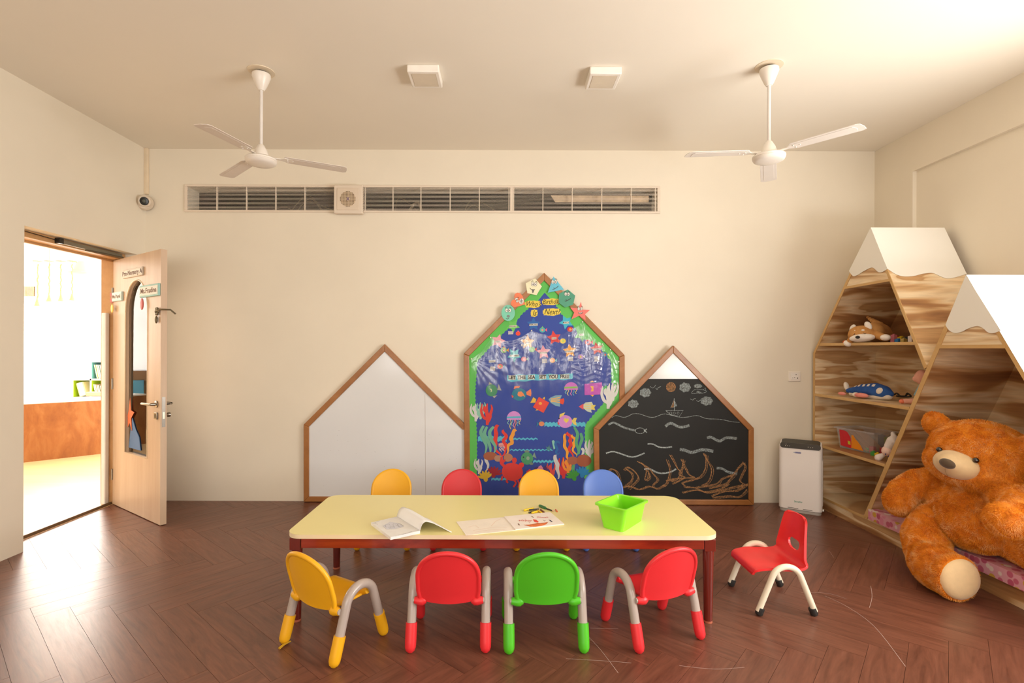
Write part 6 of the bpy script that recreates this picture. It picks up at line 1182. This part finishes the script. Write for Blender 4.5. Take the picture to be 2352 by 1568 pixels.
def whale():
    tl, ns_ = E(1943, 894, 2.70), E(2053, 905, 2.80); tl.z = 0.985; ns_.z = 0.978; ax = ns_ - tl; ln = ax.length; c = (tl + ns_) / 2
    r = thing('plush_whale', 'blue plush whale with white windows and pink fins on the second shelf', 'plush toy', (c.x, c.y, 0.936), math.atan2(ax.y, ax.x))
    mbl = fur_mat('blue_plush', [(0.3, '#2c4f8f'), (0.7, '#3a62a6')], 14, .1); mw = fur_mat('cream_plush', [(0.3, '#e4d4c2'), (0.7, '#efe2d2')], 14, .1); mp = fur_mat('pink_plush', [(0.3, '#e08478'), (0.7, '#ee9c8e')], 14, .1)
    h = ln / 2; mb = MB()
    chain(mb, [(-h * .9, 0, .045, .018), (-h * .6, 0, .052, .030), (-h * .2, 0, .062, .046), (h * .3, 0, .066, .056), (h * .62, 0, .058, .048), (h * .88, 0, .048, .022)], 6)
    me = remeshed(mb, 0.006, 6); me_w = me; link('body', me, mbl, r, smooth=0); me.polygons.foreach_set('use_smooth', np.ones(len(me.polygons), bool))
    mb = MB(); chain(mb, [(-h * .75, 0, .026, .020), (-h * .2, 0, .034, .034), (h * .35, 0, .040, .044), (h * .80, 0, .034, .030)], 6); me = remeshed(mb, 0.007, 6); link('belly', me, mw, r, smooth=0); me.polygons.foreach_set('use_smooth', np.ones(len(me.polygons), bool))
    # the side towards the room is local -y
    from mathutils.bvhtree import BVHTree
    tree = BVHTree.FromPolygons([v_.co.copy() for v_ in me_w.vertices], [tuple(p.vertices) for p in me_w.polygons])
    for q in range(5):
        x = -h * .50 + q * h * .215; hit, nr_, _, _ = tree.ray_cast(Vector((x, -0.3, 0.078 + 0.14)), Vector((0, 0.3, -0.14 + .008 * q * .3)).normalized())
        if hit is None: continue
        M = Matrix.Translation(hit + nr_ * 0.0008) @ nr_.to_track_quat('Z', 'X').to_matrix().to_4x4()
        xx = M.to_3x3().inverted() @ Vector((1, 0, 0)); M = M @ Matrix.Rotation(math.atan2(xx.y, xx.x), 4, 'Z')
        MB().box((0, 0, 0), (h * .10, 0.017 + .0015 * q, 0.003), M).build('window_patch', mw, r, bev=0.001)
    MB().ell((h * .58, -0.024, .064), (0.036, 0.028, 0.030), Matrix.Rotation(-.2, 3, 'Y')).build('eye_patch', mw, r, smooth=180)
    MB().ell((-h * .02, -0.070, .026), (0.060, 0.022, 0.018)).build('fin', mp, r, smooth=180); MB().ell((-h * .25, -0.066, .026), (0.030, 0.020, 0.018)).build('fin_root', mw, r, smooth=180)
    MB().ell((-h * 1.02, 0.01, .078), (0.018, 0.020, 0.036), Matrix.Rotation(-.35, 3, 'Y')).build('tail_fluke', mw, r, smooth=180); MB().ell((-h * 1.02, -0.035, .022), (0.034, 0.018, 0.013)).build('tail_fluke', mp, r, smooth=180, label='pink tail fluke')
whale()
def doll():
    r = thing('plush_doll', 'pink plush figure in a pale blue shirt half hidden behind the sloping board', 'plush toy', (0, 0, 0))
    mk = fur_mat('skin_plush', [(0.3, '#e6a08a'), (0.7, '#f0b49e')], 14, .1)
    hd = E(2118, 866, 2.80); mb = MB(); mb.ell(hd, (0.04, 0.046, 0.05)); mb.ell(hd + Vector((-.02, .028, -.012)), (0.02, 0.02, 0.02)); mb.ell((hd.x + .02, hd.y - .01, 1.02), (0.04, 0.045, 0.07)); mb.ell((hd.x + .02, hd.y - .01, .97), (0.045, 0.05, 0.035))
    f0 = Vector((hd.x - .01, hd.y + .01, .958)); chain(mb, [(*f0, .024), (hd.x - .09, hd.y + .045, .955, .017)], 6)
    me = remeshed(mb, 0.006, 4); link('body', me, mk, r, smooth=0); me.polygons.foreach_set('use_smooth', np.ones(len(me.polygons), bool))
    MB().lathe([(0.030, 0.075), (0.050, 0.03), (0.062, 0.0), (0.058, -0.004)], (hd.x + .015, hd.y - .008, 1.0), 24).build('shirt', plain('#8fb6c4', 0.8), r, smooth=60)
    MB().ell((hd.x - .095, hd.y + .048, .954), (0.020, 0.017, 0.016)).build('shoe', plain('#e87a58', 0.6), r, smooth=180)
doll()
t = tag(MB().tube(bez([E(2054, 906, 2.95), E(2060, 903, 2.93), E(2068, 909, 2.9), E(2080, 909, 2.9), E(2084, 903, 2.93), E(2092, 910, 2.9), E(2074, 911, 2.88), E(2060, 909, 2.9)], 6), 0.006, 7).build('power_cable', plain('#1d1a18', 0.5)), 'black cable bunched behind the nose of the plush whale', 'cable')
def bunny():
    r = thing('plush_bunny', 'pale pink and white plush bunny tumbled head down at the front of the third shelf', 'plush toy', (0, 0, 0))
    mw = fur_mat('bunny_plush', [(0.3, '#e2d2c8'), (0.7, '#eee2da')], 14, .2); mp = fur_mat('bunny_pink', [(0.3, '#eec3b2'), (0.7, '#f4d2c2')], 14, .2)
    q = lambda x, y, X: E(1890 + x / 11.2, 940 + y / 11.2, X)
    mb = MB(); mb.ell(q(1650, 1070, 2.69), (0.032, 0.036, 0.036)); me = remeshed(mb, .005, 2); link('head', me, mp, r, smooth=0); me.polygons.foreach_set('use_smooth', np.ones(len(me.polygons), bool))
    mb = MB(); e0 = q(1425, 1240, 2.665); e1 = q(1570, 1160, 2.69); chain(mb, [(*e0, .024), (*e1, .014)], 5); me = remeshed(mb, .005, 2); link('ear', me, mw, r, smooth=0); me.polygons.foreach_set('use_smooth', np.ones(len(me.polygons), bool))
    mb = MB(); chain(mb, [(*q(1700, 960, 2.70), .030), (*q(1790, 820, 2.71), .036), (*q(1850, 760, 2.73), .028)], 6); chain(mb, [(*q(1850, 760, 2.73), .02), (*q(1800, 620, 2.72), .014)], 5); me = remeshed(mb, .005, 3); link('body', me, mw, r, smooth=0); me.polygons.foreach_set('use_smooth', np.ones(len(me.polygons), bool))
    for x, y in ((1610, 1150), (1690, 1205)): MB().ell(q(x, y, 2.655), (0.004, 0.005, 0.006)).build('eye', plain('#4a3c66', 0.3), r, smooth=180)
bunny()
def tub():
    O = Vector((2.700, 4.120, 0.5205)); r = thing('toy_tub', 'clear plastic tub with red and orange stickers and cardboard on the third shelf', 'tub', O, math.atan2(-0.276, 0.067))
    k = NT('clear_plastic'); tr = k.n('ShaderNodeBsdfTransparent'); tr.inputs[0].default_value = (.93, .92, .92, 1); mx = k.n('ShaderNodeMixShader'); mx.inputs[0].default_value = 0.28; k.b.inputs['Base Color'].default_value = (.75, .70, .68, 1); k.b.inputs['Roughness'].default_value = .2; k.t.links.new(tr.outputs[0], mx.inputs[1]); k.t.links.new(k.b.outputs[0], mx.inputs[2]); k.t.links.new(mx.outputs[0], k.out.inputs[0]); mt = k.m
    w_, dp, hh = 0.285, 0.19, 0.165; e = 0.018
    lo = [(0, 0), (w_, 0), (w_, dp), (0, dp)]; hi = [(-e, -e), (w_ + e, -e), (w_ + e, dp + e), (-e, dp + e)]
    mb = MB(); V0 = [mb.b.verts.new((x, y, 0.001)) for x, y in lo]; V1 = [mb.b.verts.new((x, y, hh)) for x, y in hi]; V2 = [mb.b.verts.new((x + (-.012 if x < w_ / 2 else .012), y + (-.012 if y < dp / 2 else .012), hh)) for x, y in hi]; V3 = [mb.b.verts.new((v_.co.x, v_.co.y, hh - .012)) for v_ in V2]
    mb.b.faces.new(V0[::-1])
    for P, Q in ((V0, V1), (V1, V2), (V2, V3)):
        for i in range(4): mb.b.faces.new((P[i], P[(i + 1) % 4], Q[(i + 1) % 4], Q[i]))
    mb.build('tub_body', mt, r, smooth=0)
    sl = lambda u, z: (u * w_, -e * z / hh - 0.0015, z)
    MB().prism([sl(*p) for p in [(.03, .02), (.36, .012), (.38, .05), (.36, .10), (.28, .135), (.20, .145), (.03, .145)]], (0, 0.0006, 0)).build('sticker', plain('#d42a34', 0.4, var=.05), r, smooth=0, label='red rounded sticker')
    MB().prism([sl(*p) for p in [(.36, .015), (.72, .010), (.66, .045), (.58, .075), (.52, .088), (.46, .118), (.40, .118), (.38, .06)]], (0, 0.0006, 0)).build('sticker', plain('#f0921c', 0.4, var=.05), r, smooth=0, label='orange wavy sticker')
    MB().prism([sl(u, z) for u, z in [(.27, .04), (.35, .038), (.35, .065), (.27, .067)]], (0, -0.0006, 0)).build('sticker', plain('#c8c83a', 0.4), r, smooth=0)
    tub_rz = math.atan2(-0.276, 0.067); TM = Matrix.Translation(O) @ Matrix.Rotation(tub_rz, 4, 'Z')
    mcb = plain('#bd8f60', 0.8, var=.06)
    for q, (u, dz, tl, lab) in enumerate(((0.02, .03, .95, 'rearmost brown cardboard sheet leaning out of the clear tub'), (0.05, .015, 1.0, 'middle brown cardboard sheet leaning out of the clear tub'), (0.09, .0, 1.06, 'front brown cardboard sheet with rounded corner leaning out of the clear tub'))):
        M = TM @ Matrix.Translation((0.250 - 0.012 * q, 0.055 + .032 * (2 - q), 0.012)) @ Matrix.Rotation(-tl, 4, 'Y')
        o = MB().prism([(x, 0, z) for x, z in [(0.0, 0.0), (0.008, 0.0), (0.008, 0.235), (0, 0.24)]], (0, .005, 0)); o.b.free()
        o = MB().b2((-0.002, -0.05, 0.0), (0.002, 0.035, 0.235), M).build('cardboard_sheet', mcb, smooth=0, bev=0.001); tag(o, lab, 'cardboard', 'cardboard sheets in the clear tub')
    for q, (x, y, c, nm) in enumerate([(.17, .03, '#c86a5a', 'dull red'), (.205, .035, '#5ba84e', 'pale green'), (.245, .04, '#c22f30', 'deep red')]):
        tag(MB().b2((x - .018, y - .014, 0.003), (x + .018, y + .014, 0.032 + (.02 if q == 2 else 0)), TM).build('toy_block', plain(c, 0.4), bev=0.002), nm + ' toy block lying at the bottom of the clear tub', 'toy block', 'toy blocks in the clear tub')
tub()
def blk(px, py, X, s, c, lab, z=None, rz=.3, grp=None, d=None):
    p = E(px, py, X); z0 = z; dd = d or (s, s, s)
    r = MB(); r.box((0, 0, dd[2] / 2), dd, Matrix.Translation((p.x, p.y, z0)) @ Matrix.Rotation(rz, 4, 'Z')); r.lathe([(dd[0] * .28, dd[2]), (dd[0] * .28, dd[2] + .006), (0.001, dd[2] + .006)], n=12, M=Matrix.Translation((p.x, p.y, z0)))
    return tag(r.build('toy_block', plain(c, 0.4), bev=0.002), lab, 'toy block', grp)
g1, g3 = 'toy blocks on the top shelf', 'toy blocks on the third shelf'
blk(2007, 1034, 2.74, .030, '#3f8f3c', 'green toy block on the third shelf touching the yellow one', .5205, .3, g3); blk(2016, 1035, 2.735, .028, '#e6bf1c', 'yellow toy block on the third shelf between the tub and the bunny', .5205, .2, g3)
for px, py, X, d, c, lab in ((2034, 1000, 2.86, (.06, .05, .05), '#b5332c', 'red toy piece at the right of the clear tub'), (2026, 995, 2.99, (.04, .04, .11), '#3c3a48', 'dark toy piece standing behind the red one'), (2044, 992, 2.93, (.05, .05, .12), '#7d8a34', 'olive green toy piece behind the bunny'), (2036, 1008, 2.84, (.04, .04, .02), '#3f8f4a', 'flat green toy piece under the red one, beside the bunny'), (2055, 985, 2.98, (.05, .03, .15), '#c9a91c', 'tall mustard yellow toy piece against the back of the third shelf')): blk(px, py, X, .05, c, lab, .5205, .4, g3, d)
for px, X, d, c, lab, z in ((2053, 2.78, (.032, .026, .055), '#d77a84', 'pink toy block, tallest on the top shelf', 1.3555), (2060, 2.84, (.03, .028, .045), '#b3262a', 'dark red toy block behind the pink one', 1.3555), (2063, 2.76, (.038, .026, .022), '#2f7ab8', 'blue toy block in front of the red one', 1.3555), (2070, 2.82, (.036, .03, .040), '#dcb820', 'yellow toy block on the top shelf', 1.3555), (2076, 2.77, (.035, .025, .024), '#b79a4c', 'ochre toy block in the right part of the top shelf', 1.3555), (2083, 2.84, (.05, .04, .034), '#3a3a38', 'black toy block near the right end of the top shelf', 1.3555), (2093, 2.78, (.028, .028, .042), '#ead9d0', 'pale toy block, rightmost on the top shelf', 1.3555), (1940, 2.72, (.020, .020, .018), '#e2642a', 'small orange toy block at the left of the plush dog', 1.3555), (2041, 2.95, (.04, .03, .060), '#6c4c7c', 'purple toy block behind the plush dog', 1.3555)): blk(px, 775, X, .03, c, lab, z, .25, g1, d)
